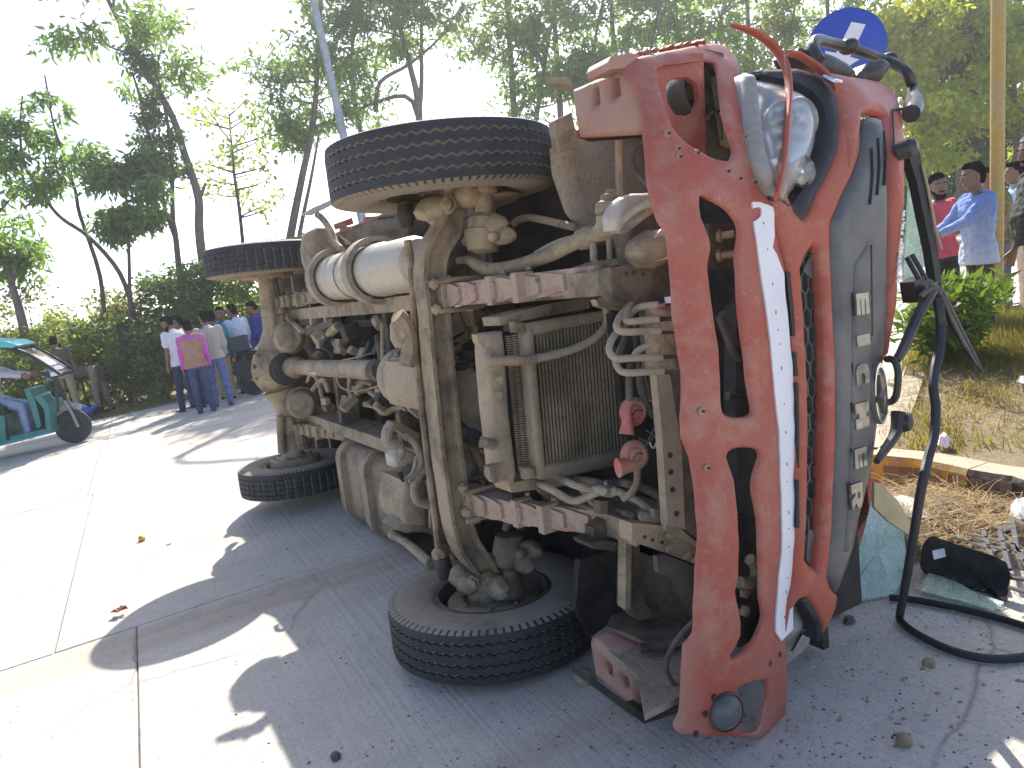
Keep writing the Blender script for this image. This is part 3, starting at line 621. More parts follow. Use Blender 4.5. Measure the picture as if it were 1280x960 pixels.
# ---------------------------------------------------------------- front axle: forged I-beam
pts = [P(560,246,'X',.0), P(556,262,'X',0), P(549,282,'X',0), P(536,303,'X',0), P(529,325,'X',0), P(528,350,'X',0), P(533,390,'X',0), P(537,440,'X',0), P(543,500,'X',0), P(549,560,'X',0), P(556,610,'X',0), P(563,655,'X',0), P(573,685,'X',0), P(588,707,'X',0), P(600,722,'X',0), P(606,738,'X',0)]
pts, _ = spline(pts, [1]*len(pts), 4); vs = []; fs = []
sec = [(-.052, -.045), (.052, -.045), (.052, -.030), (.016, -.018), (.016, .022), (.05, .034), (.05, .048), (-.05, .048), (-.05, .034), (-.016, .022), (-.016, -.018), (-.052, -.030)]
n = len(sec)
for i, p in enumerate(pts):
    t = (pts[min(i+1, len(pts)-1)]-pts[max(i-1, 0)]); nz = Vector((0, -t.z, t.y)).normalized(); nz = -nz if nz.z < 0 and abs(nz.z) > .3 else nz
    e = min(i, len(pts)-1-i)/len(pts); sc = .72+.28*min(1, e*8)
    for (a, b) in sec: vs.append(p+Vector((a*sc, 0, 0))+nz*(b+.03)*sc)
for i in range(len(pts)-1):
    for k in range(n): a = i*n+k; b = i*n+(k+1) % n; fs.append((a, b, b+n, a+n))
fs += [tuple(range(n)), tuple((len(pts)-1)*n+k for k in range(n))]
ax = MB().add(vs, fs, 0, True).build('front_axle', M['dust'], truck, sharp=40)
for (x, y) in [(542,355),(545,387),(579,610),(583,640)]:
    q = P(x, y, 'X', .06); MB().lathe(q, (.9, 0, -.3), [(.022, -.02), (.022, .008), (.016, .012), (.016, .026), (.008, .03)], 6).build('nut', M['dust_l'], ax)
for s, Y in ((-1, -.42), (1, .42)): MB().box((.0, Y, -.075), (.16, .13, .05), bev=.008).build('spring_seat', M['dust'], ax)
# knuckles, king pins, brake chambers, tie rod
for s, (kx, ky), bx in ((-1, (568,258), (585,248)), (1, (606,722), (583,735))):
    m = MB(); q = P(kx, ky, 'X', .02)
    m.lathe(q+Vector((0, s*.05, .0)), (0, -s, 0), [(.045, -.06), (.05, -.02), (.05, .06), (.03, .07), (.03, .08)], 16)
    m.blob(q+Vector((-.06, s*.02, .02)), (.07, .06, .06), n=2, jit=.08); m.blob(q+Vector((.07, s*.03, .03)), (.07, .05, .06), n=2, jit=.08)
    m.lathe(q+Vector((-.06, -s*.03, -.06)), (.3, 0, -1), [(.03, 0), (.03, .02), (.016, .024), (.016, .04)], 6)
    m.build('steering_knuckle', M['dust'], truck)
m = MB(); q = P(594, 712, 'X', .04); m.blob(P(585,727,'X',-.02), (.075, .055, .05), n=2, jit=.1); m.blob(P(575,720,'X',-.05), (.05, .05, .05), n=2, jit=.1); m.blob(P(600,742,'X',0), (.05, .04, .05), n=2, jit=.1)
m.lathe(P(593,727,'X',.05), (.6, 0, -.8), [(.03, 0), (.03, .012), (.022, .014), (.022, .03), (.012, .034)], 6); m.build('steering_knuckle', M['dust'], truck)
m = MB(); m.lathe(P(562,256,'X',.06), (.6, 0, -.8), [(.036, -.02), (.036, .012), (.024, .014), (.024, .03), (.012, .034)], 12); m.blob(P(540,262,'X',-.04), (.11, .05, .06), n=2, jit=.08); m.build('steering_knuckle', M['dust'], truck)
tie = ptube('tie_rod', M['dust'], [(509,300,'X',-.2),(514,330,'X',-.2),(518,400,'X',-.2),(524,480,'X',-.2),(533,560,'X',-.2),(543,640,'X',-.2),(548,688,'X',-.2)], .016, sub=2)
for (x, y, b) in [(508,262,0),(550,692,1)]:
    q = P(x, y, 'X', -.19); m = MB(); m.lathe(q, (.6, 0, -.8), [(.032, -.03), (.032, .02), (.022, .026), (.014, .04)], 10); m.build('ball_joint', M['dust'], tie)
    q = P(x+(5 if b else -1), y+(18 if b else 8), 'X', -.17); MB().tube([q-Vector((0, .045, 0)), q, q+Vector((0, .045, 0))], [.028, .036, .026], 12).build('rubber_boot', M['grime'], tie)
for nm, pts_ in [('brake_chamber', [(638,680),(638,700),(640,720)]), ('brake_chamber', [(604,300),(604,285),(605,268)])]:
    a, b, c = [P(x, y, 'X', .13) for x, y in pts_]; d = (c-a).normalized()
    m = MB(); m.lathe(a, d, [(.02, -.05), (.058, -.04), (.066, -.01), (.072, .02), (.072, .034), (.062, .04), (.058, .08), (.035, .10), (.035, .17), (.05, .18), (.05, .21)], 22); 
    m.blob(b+Vector((.06, 0, .02)), (.07, .045, .04), n=2, jit=.1); m.blob(a+Vector((.11, 0, .03)), (.07, .035, .035), n=2, jit=.1); m.lathe(a+Vector((.12, 0, -.01)), (.5, 0, -.8), [(.02, 0), (.02, .03), (.012, .04)], 8)
    m.build(nm, M['dust_d'] if pts_[0][1] > 500 else M['dust'], truck)
m = MB(); m.blob(P(600,298,'X',.1), (.10, .035, .07), n=2, jit=.06); m.tube([P(605,240,'X',.05), P(606,262,'X',.08)], .045, 14); m.blob(P(610,250,'X',.02), (.16, .03, .13), n=2, jit=.02); m.build('knuckle_arm', M['dust'], truck)
ptube('brake_hose', M['black_hose'], [(632,662,'X',.14),(636,652,'X',.15),(646,648,'X',.16),(652,655,'X',.14),(650,668,'X',.1)], .016)
# steering drag link and drop arm
dl = ptube('drag_link', M['dust'], [(572,326,'X',.02),(584,325,'X',.06),(596,331,'X',.12),(612,337,'X',.2),(636,335,'X',.3),(664,327,'X',.42),(692,316,'X',.55),(716,304,'X',.64),(731,297,'X',.70)], [.014,.016,.022,.026,.026,.026,.026,.026,.026], n=12)
MB().tube([P(724,300,'X',.67), P(735,297,'X',.70), P(742,296,'X',.72)], [.033, .036, .030], 12).build('clamp', M['dust_l'], dl)
MB().tube([P(738,297,'X',.71), P(750,291,'X',.76), P(760,285,'X',.80)], [.024, .028, .034], 12, sub=3).build('ball_joint', M['dust_l'], dl)
m = MB(); a = P(762,296,'X',.80); u = (P(763,262,'X',.80)-a).normalized(); m.lathe(a, u, [(.02, -.01), (.040, .0), (.043, .06), (.034, .066), (.046, .072), (.046, .10), (.032, .108), (.030, .125), (.016, .13), (.016, .142)], 16); m.build('ball_joint', M['dust_l'], dl)
m = MB(); m.tube([P(762,296,'X',.80), P(763,324,'X',.80)], .010, 8); m.tube([P(742,305,'X',.74), P(743,326,'X',.76)], .012, 8); m.build('stud', M['dust_l'], dl)
ptube('brake_hose', M['dust'], [(640,281,'X',.2),(648,275,'X',.22),(662,272,'X',.27),(680,275,'X',.35),(702,280,'X',.45),(722,285,'X',.53)], .014, n=10)
ptube('brake_hose', M['hose'], [(670,317,'X',.42),(684,309,'X',.5),(700,302,'X',.57),(718,297,'X',.65)], .010)
ptube('steering_arm', M['dust_d'], [(576,330,'X',-.05),(570,320,'X',-.02),(566,330,'X',-.05),(560,342,'X',-.08)], .03)
m = MB(); m.blob(P(795,298,'X',.85), (.06, .13, .08), n=2, jit=.1); m.build('steering_box', M['dust_d'], truck)
slab('steering_box_cover', M['silver'], [(772,268),(780,248),(793,241),(818,240),(824,252),(800,262),(784,290),(774,286)], 'X', .90, .06, roll=.015, rw=.02)
ptube('pipe', M['dust'], [(778,292,'X',.93),(790,281,'X',.95),(806,268,'X',.98),(822,258,'X',1.0)], .011)
ptube('pipe', M['hose'], [(780,278,'X',.90),(795,264,'X',.95),(815,252,'X',1.0)], .014)
slab('steering_bracket', M['dust'], [(715,334),(735,328),(768,323),(782,325),(778,330),(740,338),(716,342)], 'Z', .17, .10, grid=.04)
slab('steering_bracket', M['blackp'], [(757,326),(783,322),(785,330),(768,335)], 'Z', .22, .05)
m = MB(); m.blob(P(812,312,'X',.95), (.07, .055, .07), n=2, jit=.06); m.blob(P(803,318,'X',.93), (.05, .045, .05), n=2, jit=.06); m.build('reservoir', M['dust'], truck)
slab('reservoir_plate', M['silver'], [(818,296),(828,286),(840,290),(846,322),(820,326)], 'X', 1.0, .05)
# ---------------------------------------------------------------- leaf springs
def springs(Y, xc, zc, half, rise, mat, nl, th=.012, wd=.085, nose=True):
    root = None
    for k in range(nl):
        L = half*(1-.135*k) if k else half; m = MB(); vs = []; fs = []; N = 12
        for i in range(N+1):
            x = -L+2*L*i/N; z = zc+rise*(x/half)**2-k*(th+.0012)
            e = min(1.0, (L-abs(x))/.05); h = wd/2*(.62+.38*e) if k else wd/2
            if i in (0, N): h = wd/2*.62 if k else wd/2
            vs += [(xc+x, Y-h, z), (xc+x, Y+h, z), (xc+x, Y+h, z-th), (xc+x, Y-h, z-th)]
        for i in range(N):
            for j in range(4): a = i*4+j; b = i*4+(j+1) % 4; fs.append((a, b, b+4, a+4))
        fs += [(0, 1, 2, 3), tuple(N*4+j for j in range(4))]
        m.add(vs, fs)
        if k == 0:
            for s in (-1, 1): m.lathe((xc+s*half, Y-wd/2, zc+rise+.01), (0, 1, 0), [(.03, 0), (.03, wd)], 14)
            root = m.build('leaf_spring', mat, truck)
        else: m.build('leaf', mat, root)
    for cxx in (.42, .62):
        for sx in ((1, -1) if nose else (1,)):
            x = xc+sx*half*cxx; z = zc+rise*cxx*cxx-.03
            MB().box((x, Y, z), (.038, wd+.018, .075), bev=.004).build('clip', mat, root); MB().lathe((x, Y-wd/2-.012, z+.03), (0, -1, 0), [(.010, 0), (.010, .012)], 6).build('bolt', M['dust_l'], root)
    return root
for Y in (-.41, .405):
    r_ = springs(Y, 0.03, .012, .68, .135, M['spring'], 7)
    for sx in (-.09, .09):
        MB().tube([(sx, Y-.055, -.12), (sx, Y-.055, .05), (sx, Y-.03, .075), (sx, Y+.03, .075), (sx, Y+.055, .05), (sx, Y+.055, -.12)], .010, 8, sub=2).build('u_bolt', M['dust'], r_)
for Y in (-.50, .46): springs(Y, -3.2, .10, .75, .08, M['dust'], 8)
for poly in ([(745,334),(768,330),(770,366),(762,370),(746,372)], [(742,660),(760,648),(792,652),(796,676),(770,690),(744,684)]):
    slab('spring_hanger', M['dust_d'], poly, 'X', .70, .05)
slab('hanger_plate', M['dust'], [(728,612),(747,603),(760,605),(764,636),(752,644)], 'X', .62, .03)
ptube('bump_stop', M['dust_d'], [(753,640,'X',.72),(753,624,'X',.72)], .030, sub=1)
slab('hanger_foot', M['dust_d'], [(738,680),(750,676),(788,680),(786,684),(760,688),(742,686)], 'X', .74, .10)
ptube('pin', M['dust_l'], [(718,452,'X',.4),(718,452,'X',.42)], .01, sub=1)
# ---------------------------------------------------------------- chassis rails and cross members
for Y in (-.395, .395):
    m = MB(); m.box((-1.40, Y, .11), (4.5, .075, .012)); m.box((-1.40, Y, .30), (4.5, .075, .012)); m.box((-1.40, Y+(.035 if Y < 0 else -.035), .205), (4.5, .008, .19)); rl = m.build('chassis_rail', M['dust'], truck)
for (X, z) in [(-1.2,.2), (-2.3,.2), (-3.55,.22), (-.15,.25)]:
    MB().box((X, 0, z), (.07, .78, .14), bev=.01).build('cross_member', M['dust_d'], truck)
rf = slab('rail_end', M['dust_d'], [(764,334),(800,329),(846,326),(850,352),(850,378),(808,382),(775,378),(765,366)], 'X', .92, .06)
for (x, y) in [(783,342),(792,341),(804,343),(838,340)]: MB().lathe(P(x, y, 'X', .92), (1, 0, 0), [(.006, 0), (.006, .003)], 8).build('bolt_hole', M['grime'], rf)
rf = slab('rail_end', M['dust'], [(790,654),(806,655),(850,660),(866,672),(877,684),(877,708),(840,694),(791,677)], 'X', .96, .06)
for (x, y) in [(806,671),(816,675),(828,678)]: MB().lathe(P(x, y, 'X', .96), (1, 0, 0), [(.006, 0), (.006, .003)], 8).build('bolt_hole', M['grime'], rf)
for (x, y) in [(837,668),(850,671),(836,685),(858,694),(868,698)]: MB().lathe(P(x, y, 'X', .96), (1, 0, 0), [(.015, 0), (.015, .010), (.009, .014)], 6).build('bolt', M['dust_l'], rf)
slab('rail_gusset', M['dust_l'], [(833,656),(850,660),(876,682),(876,686),(846,672),(832,664)], 'X', .975, .02)
fb = slab('front_cross_beam', M['dust_c'], [(821,468),(838,468),(853,560),(857,662),(835,657),(828,540)], 'X', .99, .03)
slab('front_cross_beam', M['dust_d'], [(838,468),(858,470),(868,560),(876,620),(876,678),(857,662),(852,560)], 'X', .975, .03)
for (x, y) in [(838,569),(839,590),(841,612),(846,642)]: MB().lathe(P(x, y, 'X', .99), (1, 0, 0), [(.009, 0), (.009, .003)], 8).build('bolt_hole', M['grime'], fb)
slab('cross_beam', M['dust_d'], [(741,646),(712,630),(670,609),(681,606),(712,619),(745,634)], 'X', .32, .07)
slab('cross_beam', M['dust'], [(676,606),(745,636),(741,647),(715,643),(694,633),(671,611)], 'X', .36, .02)
slab('radiator_mount', M['dust'], [(812,378),(824,378),(826,390),(818,392),(808,384)], 'X', .96, .04)
slab('hanger_bracket', M['dust_l'], [(745,374),(758,377),(782,373),(790,364),(792,378),(784,388),(760,386),(748,382)], 'X', .80, .03)
# ---------------------------------------------------------------- radiator pack
def line(a, b, k): return (a[0]+(b[0]-a[0])*k, a[1]+(b[1]-a[1])*k)
tk = slab('radiator_tank', M['dust_c'], [(607,421),(612,416),(630,414),(633,440),(638,520),(647,590),(645,606),(634,606),(622,592),(612,500),(608,450)], 'X', .45, .07, roll=.012, rw=.015)
for (x, y) in [(622,475),(621,494)]: MB().lathe(P(x, y, 'X', .45), (1, 0, -.2), [(.022, -.01), (.022, .008), (.015, .01), (.015, .022)], 10).build('drain_plug', M['dust_l'], tk)
ptube('overflow_pipe', M['dust_l'], [(600,552,'X',.45),(606,553,'X',.46),(617,556,'X',.45)], .02, sub=1)
slab('radiator_core', M['grime'], [(630,418),(662,414),(672,588),(647,592)], 'X', .425, .05)
m = MB()
for i in range(58):                                     # zig-zag cooling fins between the tubes
    k = i/57; a = line((632,421), (648,588), k); b = line((658,417), (668,586), k); N = 6
    pts_ = [P(*line(a, b, j/N), 'X', .432+.006*(j % 2)) for j in range(N+1)]
    for p, q in zip(pts_[:-1], pts_[1:]): d = Vector((0, .0022, 0)); m.add([p-d, q-d, q+d, p+d], [(0, 1, 2, 3)])
m.build('cooling_fins', M['dust'], truck)
cf = slab('condenser_frame', M['dust_c'], [(655,411),(668,409),(676,500),(684,586),(672,591),(664,500)], 'X', .475, .05, roll=.008, rw=.012)
slab('condenser_header', M['dust_c'], [(655,405),(700,397),(762,388),(764,400),(700,412),(668,420),(656,418)], 'X', .47, .045, roll=.008, rw=.012)
slab('condenser_header', M['dust_c'], [(672,583),(720,576),(787,562),(788,580),(720,594),(682,602),(672,596)], 'X', .47, .045, roll=.008, rw=.012)
slab('condenser_back', M['rubber'], [(664,412),(776,394),(790,566),(680,590)], 'X', .425, .02, grid=.1)  # shade in the gaps between the fins put into a black backing
m = MB()
for i in range(25):
    k = (i+.5)/25; a = line((669,418), (778,398), k); b = line((683,585), (789,566), k)
    p, q = P(*a, 'X', .455), P(*b, 'X', .455); w = Vector((0, 0, .0030))
    m.box((p+q)/2, ((p-q).length*0+.022, .004, .004)) if 0 else None
    d = Vector((-.008, 0, 0)); m.add([p-w, q-w, q+w, p+w, p-w+d, q-w+d, q+w+d, p+w+d], [(0, 1, 2, 3), (0, 4, 5, 1), (3, 2, 6, 7)])
m.build('condenser_fins', M['dust_l'], truck)
slab('fan_shroud', M['dust'], [(623,396),(680,381),(736,371),(738,385),(680,396),(625,407)], 'X', .42, .12)
slab('fan_shroud', M['dust'], [(636,604),(705,592),(708,607),(640,616)], 'X', .42, .12)
for poly in ([(642,402),(656,403),(660,416),(644,416)], [(655,585),(668,584),(672,598),(658,600)]): slab('lug', M['dust'], poly, 'X', .48, .03, roll=.006, rw=.01)
slab('lug', M['dust_l'], [(596,418),(612,418),(616,430),(604,434),(598,428)], 'X', .44, .04)
slab('lug', M['dust'], [(612,584),(630,578),(634,600),(618,604),(612,596)], 'X', .46, .04)
ptube('radiator_hose', M['dust'], [(610,440,'X',.46),(610,449,'X',.475),(618,452,'X',.49),(635,451,'X',.495),(655,450,'X',.50),(668,449,'X',.50)], .017, n=12)
ptube('radiator_hose', M['hose'], [(666,449,'X',.50),(690,444,'X',.50),(718,436,'X',.51),(742,424,'X',.53),(756,410,'X',.54),(760,396,'X',.55),(757,382,'X',.56),(752,372,'X',.57)], .015, n=12)
MB().tube([P(663,450,'X',.50), P(669,449,'X',.50)], .020, 12).build('hose_clip', M['dust_l'], truck)
# valve block with its loops of hose
vb = slab('valve_block', M['dust_d'], [(817,379),(846,376),(853,400),(857,470),(823,470),(820,430)], 'X', .985, .06, roll=.008, rw=.015)
for (y0, y1) in [(383,396),(402,414),(418,444),(449,463)]:
    slab('valve', M['dust'], [(819,y0),(846,y0-1),(850,y1-1),(821,y1)], 'X', 1.0, .04, parent=vb, roll=.006, rw=.012)
slab('valve_tag', M['white'], [(834,371),(845,370),(846,378),(835,379)], 'X', 1.01, .01, parent=vb)
slab('valve_clip', M['redhorn'], [(822,380),(832,379),(832,383),(822,384)], 'X', 1.012, .01, parent=vb)
HS = [[(824,381),(810,382),(800,384),(791,390),(786,397)], [(824,399),(808,400),(790,402),(783,401),(782,395),(787,382),(792,374)],
      [(826,414),(806,414),(788,415),(776,414),(771,408),(774,398),(783,386),(790,376)], [(826,431),(812,432),(800,437),(794,443)],
      [(828,447),(805,447),(786,448),(770,448),(762,439),(764,427),(771,416),(776,408)], [(830,464),(806,465),(788,466),(777,464),(771,455),(770,446)]]
for h in HS:
    k = len(h); ptube('air_hose', M['hose'], [(x, y, 'X', 1.0-.10*i/(k-1)) for i, (x, y) in enumerate(h)], .0105, n=10, sub=5)
for h in ([(786,398),(783,420),(775,440),(772,460)], [(795,400),(797,430),(800,455),(808,480),(812,500)], [(803,440),(800,470),(806,500),(818,520)], [(789,455),(787,480),(788,505)], [(812,470),(816,500),(822,525),(826,560)]):
    ptube('air_hose', M['black_hose'], [(x, y, 'X', .86) for x, y in h], .012, n=8)
slab('cavity_shade_sheet', M['grime'], [(764,392),(826,384),(840,560),(850,660),(788,640),(786,560)], 'X', .60, .03, grid=.1)  # dark sheet added behind the hoses to paint in the cavity's shade
# snail horns
def horn(px, py, X, md, mz, turn):
    c = P(px, py, 'X', X); m = MB(); ay = Vector((.10, 0.97, .2)).normalized(); az = Vector((.12, -.2, .97)).normalized(); axn = Vector((1, 0, -.12)).normalized()
    m.lathe(c-axn*.03, axn, [(.030, -.01), (.040, .0), (.046, .010), (.046, .022), (.041, .029), (.034, .033), (.031, .028), (.024, .028), (.020, .034), (.012, .036), (.0, .036)], 28)
    d = (ay*md+az*mz).normalized(); w = (az*md-ay*mz).normalized()*turn
    pts_ = [c-d*.030-w*.012, c-d*.028+w*.016, c-d*.006+w*.030, c+d*.022+w*.028, c+d*.046+w*.022, c+d*.072+w*.020]; rs = [.010, .012, .015, .019, .024, .031]
    m.tube(pts_, rs, 14, sub=3, flat=(.75, 1)); h = m.build('horn', M['redhorn'], truck)
    MB().tube([c+az*(-.018)+axn*.008+ay*.004, c-az*.004+axn*.009-ay*.006, c+az*.008+axn*.009-ay*.004, c+az*.02+axn*.008+ay*.002], .0045, 6, sub=2, flat=(1, .4)).build('horn_badge', M['dust_d'], h)
    return h
horn(795, 515, .87, .85, -.50, -1); horn(796, 569, .87, -.10, -.95, 1)
ptube('horn_bracket', M['dust'], [(797,584,'X',.84),(797,600,'X',.84),(790,616,'X',.84),(778,624,'X',.82)], .012)
for h, c in (([(818,503),(824,515),(825,540),(818,560),(812,552)], 'cream'), ([(806,560),(814,545),(820,532),(826,520)], 'ink'), ([(800,548),(812,552),(818,544),(808,538)], 'ink'), ([(812,500),(820,503),(826,502)], 'dust')):
    ptube('wire', M[c], [(x, y, 'X', .88) for x, y in h], .003, n=6)
# pipes under the radiator
for h, r, mt in [([(690,592),(712,604),(740,612),(760,604)], .012, 'hose'), ([(664,600),(690,612),(716,626),(742,618),(760,612),(790,622),(826,648),(850,664)], .013, 'hose'), ([(700,600),(730,600),(756,606),(800,630),(832,650)], .011, 'black_hose'),
                 ([(720,598),(745,610),(762,616),(772,612)], .016, 'hose'), ([(760,632),(780,640),(800,648),(832,660)], .012, 'black_hose'), ([(786,636),(802,644),(818,650)], .018, 'hose'), ([(750,604),(780,604),(810,612),(840,632)], .014, 'black_hose')]:
    ptube('pipe', M[mt], [(x, y, 'X', (.28 if i == 0 else .62+.002*(x-700))) for i, (x, y) in enumerate(h)], r)
slab('clip', M['dust'], [(818,637),(827,637),(828,652),(820,655)], 'X', .94, .02)
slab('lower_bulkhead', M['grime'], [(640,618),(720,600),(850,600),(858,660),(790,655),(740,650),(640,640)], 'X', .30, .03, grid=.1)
# ---------------------------------------------------------------- engine, gearbox, drive line
MB().box((-.35, 0.03, .52), (1.1, .52, .62), bev=.05).build('engine_block', M['grime'], truck)
sp = slab('oil_sump', M['dust_c'], [(553,457),(580,452),(612,452),(616,526),(588,524),(560,520),(553,500)], 'X', -.02, .62, roll=.02, rw=.03)
for (x, y) in [(576,458),(590,455),(606,454)]: MB().blob(P(x, y, 'X', .0), (.03, .02, .03), n=1).build('bolt', M['grime'], sp)
m = MB(); m.lathe((-.98, -.03, .10), (1, 0, 0), [(.10, 0), (.13, .02), (.15, .05), (.15, .12), (.142, .13), (.142, .22), (.155, .23), (.155, .27), (.145, .28), (.17, .40), (.20, .46), (.20, .5)], 26)
m.build('gearbox', M['dust_c'], truck)
for k in range(10):
    a = k*.63; MB().lathe((-.72, -.03+.165*math.cos(a), .10+.165*math.sin(a)), (1, 0, 0), [(.015, -.02), (.015, .02)], 6).build('bolt', M['dust'], truck)
slab('gearbox_cover', M['dust_c'], [(476,456),(486,447),(515,447),(520,470),(519,500),(480,500),(475,480)], 'Z', -.04, .12, roll=.02, rw=.03)
ptube('propeller_shaft', M['dust_l'], [(476,463,'X',-1.05),(420,461,'X',-2.0),(374,459,'X',-2.9)], .056, n=18, sub=1)
MB().tube([P(476,463,'X',-1.02), P(470,463,'X',-1.12)], [.05, .062], 14).build('universal_joint', M['dust_d'], truck)
MB().tube([P(378,459,'X',-2.84), P(370,459,'X',-2.95), P(364,459,'X',-3.02)], [.062, .085, .075], 14).build('universal_joint', M['dust'], truck)
# rear axle
m = MB(); c = P(352, 461, 'X', -3.15)
m.lathe(c+Vector((-.12, 0, .02)), (1, 0, -.1), [(.05, -.10), (.15, -.07), (.205, .0), (.222, .04), (.222, .07), (.20, .08), (.175, .12), (.13, .18), (.10, .23), (.09, .27)], 32)
ra = m.build('rear_axle', M['dust_l'], truck)
m = MB(); m.tube([(-3.2, -.72, .0), (-3.2, -.3, -.01), (-3.2, -.15, -.03)], [.075, .085, .15], 16, sub=2); m.tube([(-3.2, .15, -.03), (-3.2, .3, -.01), (-3.2, .72, 0)], [.15, .085, .075], 16, sub=2); m.build('axle_tube', M['dust_l'], ra)
for k in range(14):
    a = k*2*math.pi/14; MB().lathe(c+Vector((.0, .20*math.cos(a), .20*math.sin(a))), (1, 0, -.1), [(.017, 0), (.017, .014), (.01, .018)], 6).build('bolt', M['dust'], ra)
MB().lathe(c+Vector((.12, 0, .0)), (1, 0, -.1), [(.12, -.02), (.12, .02), (.09, .03)], 20).build('seal', M['grime'], ra)
for (x, y, rt2) in [(361,423,0), (377,505,1)]:
    c2 = P(x, y, 'X', -2.95); d = Vector((1, 0, -.25)).normalized()
    m = MB(); m.lathe(c2, d, [(.05, -.26), (.07, -.2), (.10, -.17), (.11, -.10), (.118, -.09), (.118, -.07), (.106, -.06), (.102, .03), (.085, .05), (.03, .056), (.03, .064), (.012, .066)], 26); b = m.build('spring_brake_chamber', M['dust_l'], truck)
    MB().lathe(c2, d, [(.124, -.092), (.124, -.068)], 26).build('clamp_band', M['dust'], b)
    MB().tube([c2+Vector((-.15, 0, 0)), (-3.2, (-.6 if rt2 == 0 else .6), .06)], .03, 10).build('push_rod', M['dust'], b)
for (a, b, r) in [((342,372),(338,356),.05), ((343,420),(336,362),.028), ((368,385),(361,416),.024), ((352,392),(350,352),.03), ((371,528),(378,560),.05), ((381,515),(383,560),.026), ((362,520),(366,552),.03), ((350,520),(352,566),.03)]:
    MB().tube([P(*a, 'X', -3.12), P(*b, 'X', -3.15)], r, 10).build('axle_stay', M['dust'], ra)
# shock absorbers, stays and propeller-side clutter
for (a, b, X0, X1, r, mt) in [((408,468),(440,452),-2.2,-1.8,.02,'dust_d'), ((400,428),(423,407),-2.5,-2.0,.03,'dust'), ((413,423),(430,440),-2.3,-1.9,.025,'dust'), ((470,400),(476,408),-1.2,-1.1,.03,'dust'), ((472,420),(478,455),-1.2,-1.1,.02,'dust_d'), ((478,405),(478,450),-1.0,-1.0,.012,'dust'), ((385,415),(420,402),-2.7,-2.1,.03,'dust_d'), ((386,409),(402,412),-2.7,-2.4,.02,'dust_l'), ((360,398),(378,415),-3.0,-2.7,.02,'dust')]:
    MB().tube([P(*a, 'X', X0), P(*b, 'X', X1)], r, 8).build('stay', M[mt], truck)
for X, y in ((-2.9, 400), (-2.6, 403), (-2.25, 400)):
    MB().box((X, -.36, .16), (.05, .09, .10)).build('bracket', M['dust_l'], truck)
c = P(452, 420, 'Z', .38); m = MB(); m.lathe(c, (.15, -1, .1), [(.06, -.2), (.14, -.16), (.155, -.1), (.155, .10), (.145, .12), (.145, .13), (.12, .11), (.02, .08)], 26); m.build('reservoir', M['dust_d'], truck)
MB().lathe(c, (.15, -1, .1), [(.158, .085), (.160, .09), (.160, .12), (.150, .13)], 26, cap=False).build('reservoir_rim', M['dust'], truck)
m = MB(); m.blob(P(402,436,'Z',.42), (.26, .22, .20), n=3, jit=.05); m.blob(P(424,470,'Z',.45), (.22, .14, .16), n=3, jit=.05); m.build('canvas_bag', M['mud_d'], truck)
for pts_, r in [([(446,444),(450,462),(430,470),(421,470),(424,482),(436,488),(452,488),(475,482)], .006), ([(428,450),(450,446),(470,440),(492,438)], .004), ([(437,470),(436,485),(440,498)], .012), ([(454,470),(452,490)], .006), ([(390,488),(398,478),(405,476),(410,490)], .014), ([(384,478),(388,468),(396,474),(402,496)], .012), ([(446,486),(455,478),(466,480)], .016), ([(462,490),(470,496),(474,506)], .014), ([(456,505),(470,508),(480,516),(495,510),(515,505),(524,508)], .018)]:
    k = len(pts_); ptube('cable', M['dust'] if r > .01 else M['dust_l'], [(x, y, 'X', -1.9+.9*(x-385)/140) for x, y in pts_], r)
m = MB()
for i in range(26):
    x = random.uniform(395, 480); y = random.choice([random.uniform(402, 450), random.uniform(472, 512)]); X = -2.3+1.2*(x-395)/85
    MB().box(P(x, y, 'X', X-.15), (random.uniform(.03, .14), random.uniform(.02, .1), random.uniform(.03, .12)), rot=Matrix.Rotation(random.uniform(0, 3), 3, 'X'), bev=.006).build('fitting', M[random.choice(['dust_d', 'grime', 'dust'])], truck)
m = MB()
for i in range(30):
    x = random.uniform(560, 640); y = random.choice([random.uniform(395, 450), random.uniform(528, 600)]); X = -.15+random.uniform(-.2, .15)
    MB().box(P(x, y, 'X', X), (random.uniform(.03, .14), random.uniform(.02, .1), random.uniform(.03, .12)), rot=Matrix.Rotation(random.uniform(0, 3), 3, 'X'), bev=.006).build('fitting', M[random.choice(['dust_d', 'grime', 'dust'])], truck)
for pts_, r, mt in [([(600,390),(590,410),(578,425),(560,440)], .03, 'dust'), ([(608,388),(604,410),(592,432),(570,446)], .022, 'dust_d'), ([(560,395),(566,415),(556,436)], .03, 'dust'), ([(612,390),(600,400),(585,392)], .018, 'dust_l'),
                    ([(568,530),(584,545),(596,570),(606,590)], .03, 'dust'), ([(566,552),(580,560),(592,580),(588,604)], .022, 'dust_d'), ([(566,575),(578,575),(585,560)], .016, 'dust_l'), ([(600,545),(612,560),(626,590)], .03, 'dust_d'), ([(496,395),(505,405),(512,432),(508,458)], .035, 'dust'), ([(640,640),(660,640),(690,634)], .02, 'grime'), ([(556,600),(575,598),(600,606)], .012, 'dust')]:
    ptube('pipe', M[mt], [(x, y, 'X', -.12) for x, y in pts_], r)
ptube('air_intake', M['dust_l'], [(494,395,'X',-.55),(500,400,'X',-.55),(505,420,'X',-.52),(507,432,'X',-.52)], [.03,.05,.065,.05], n=14)
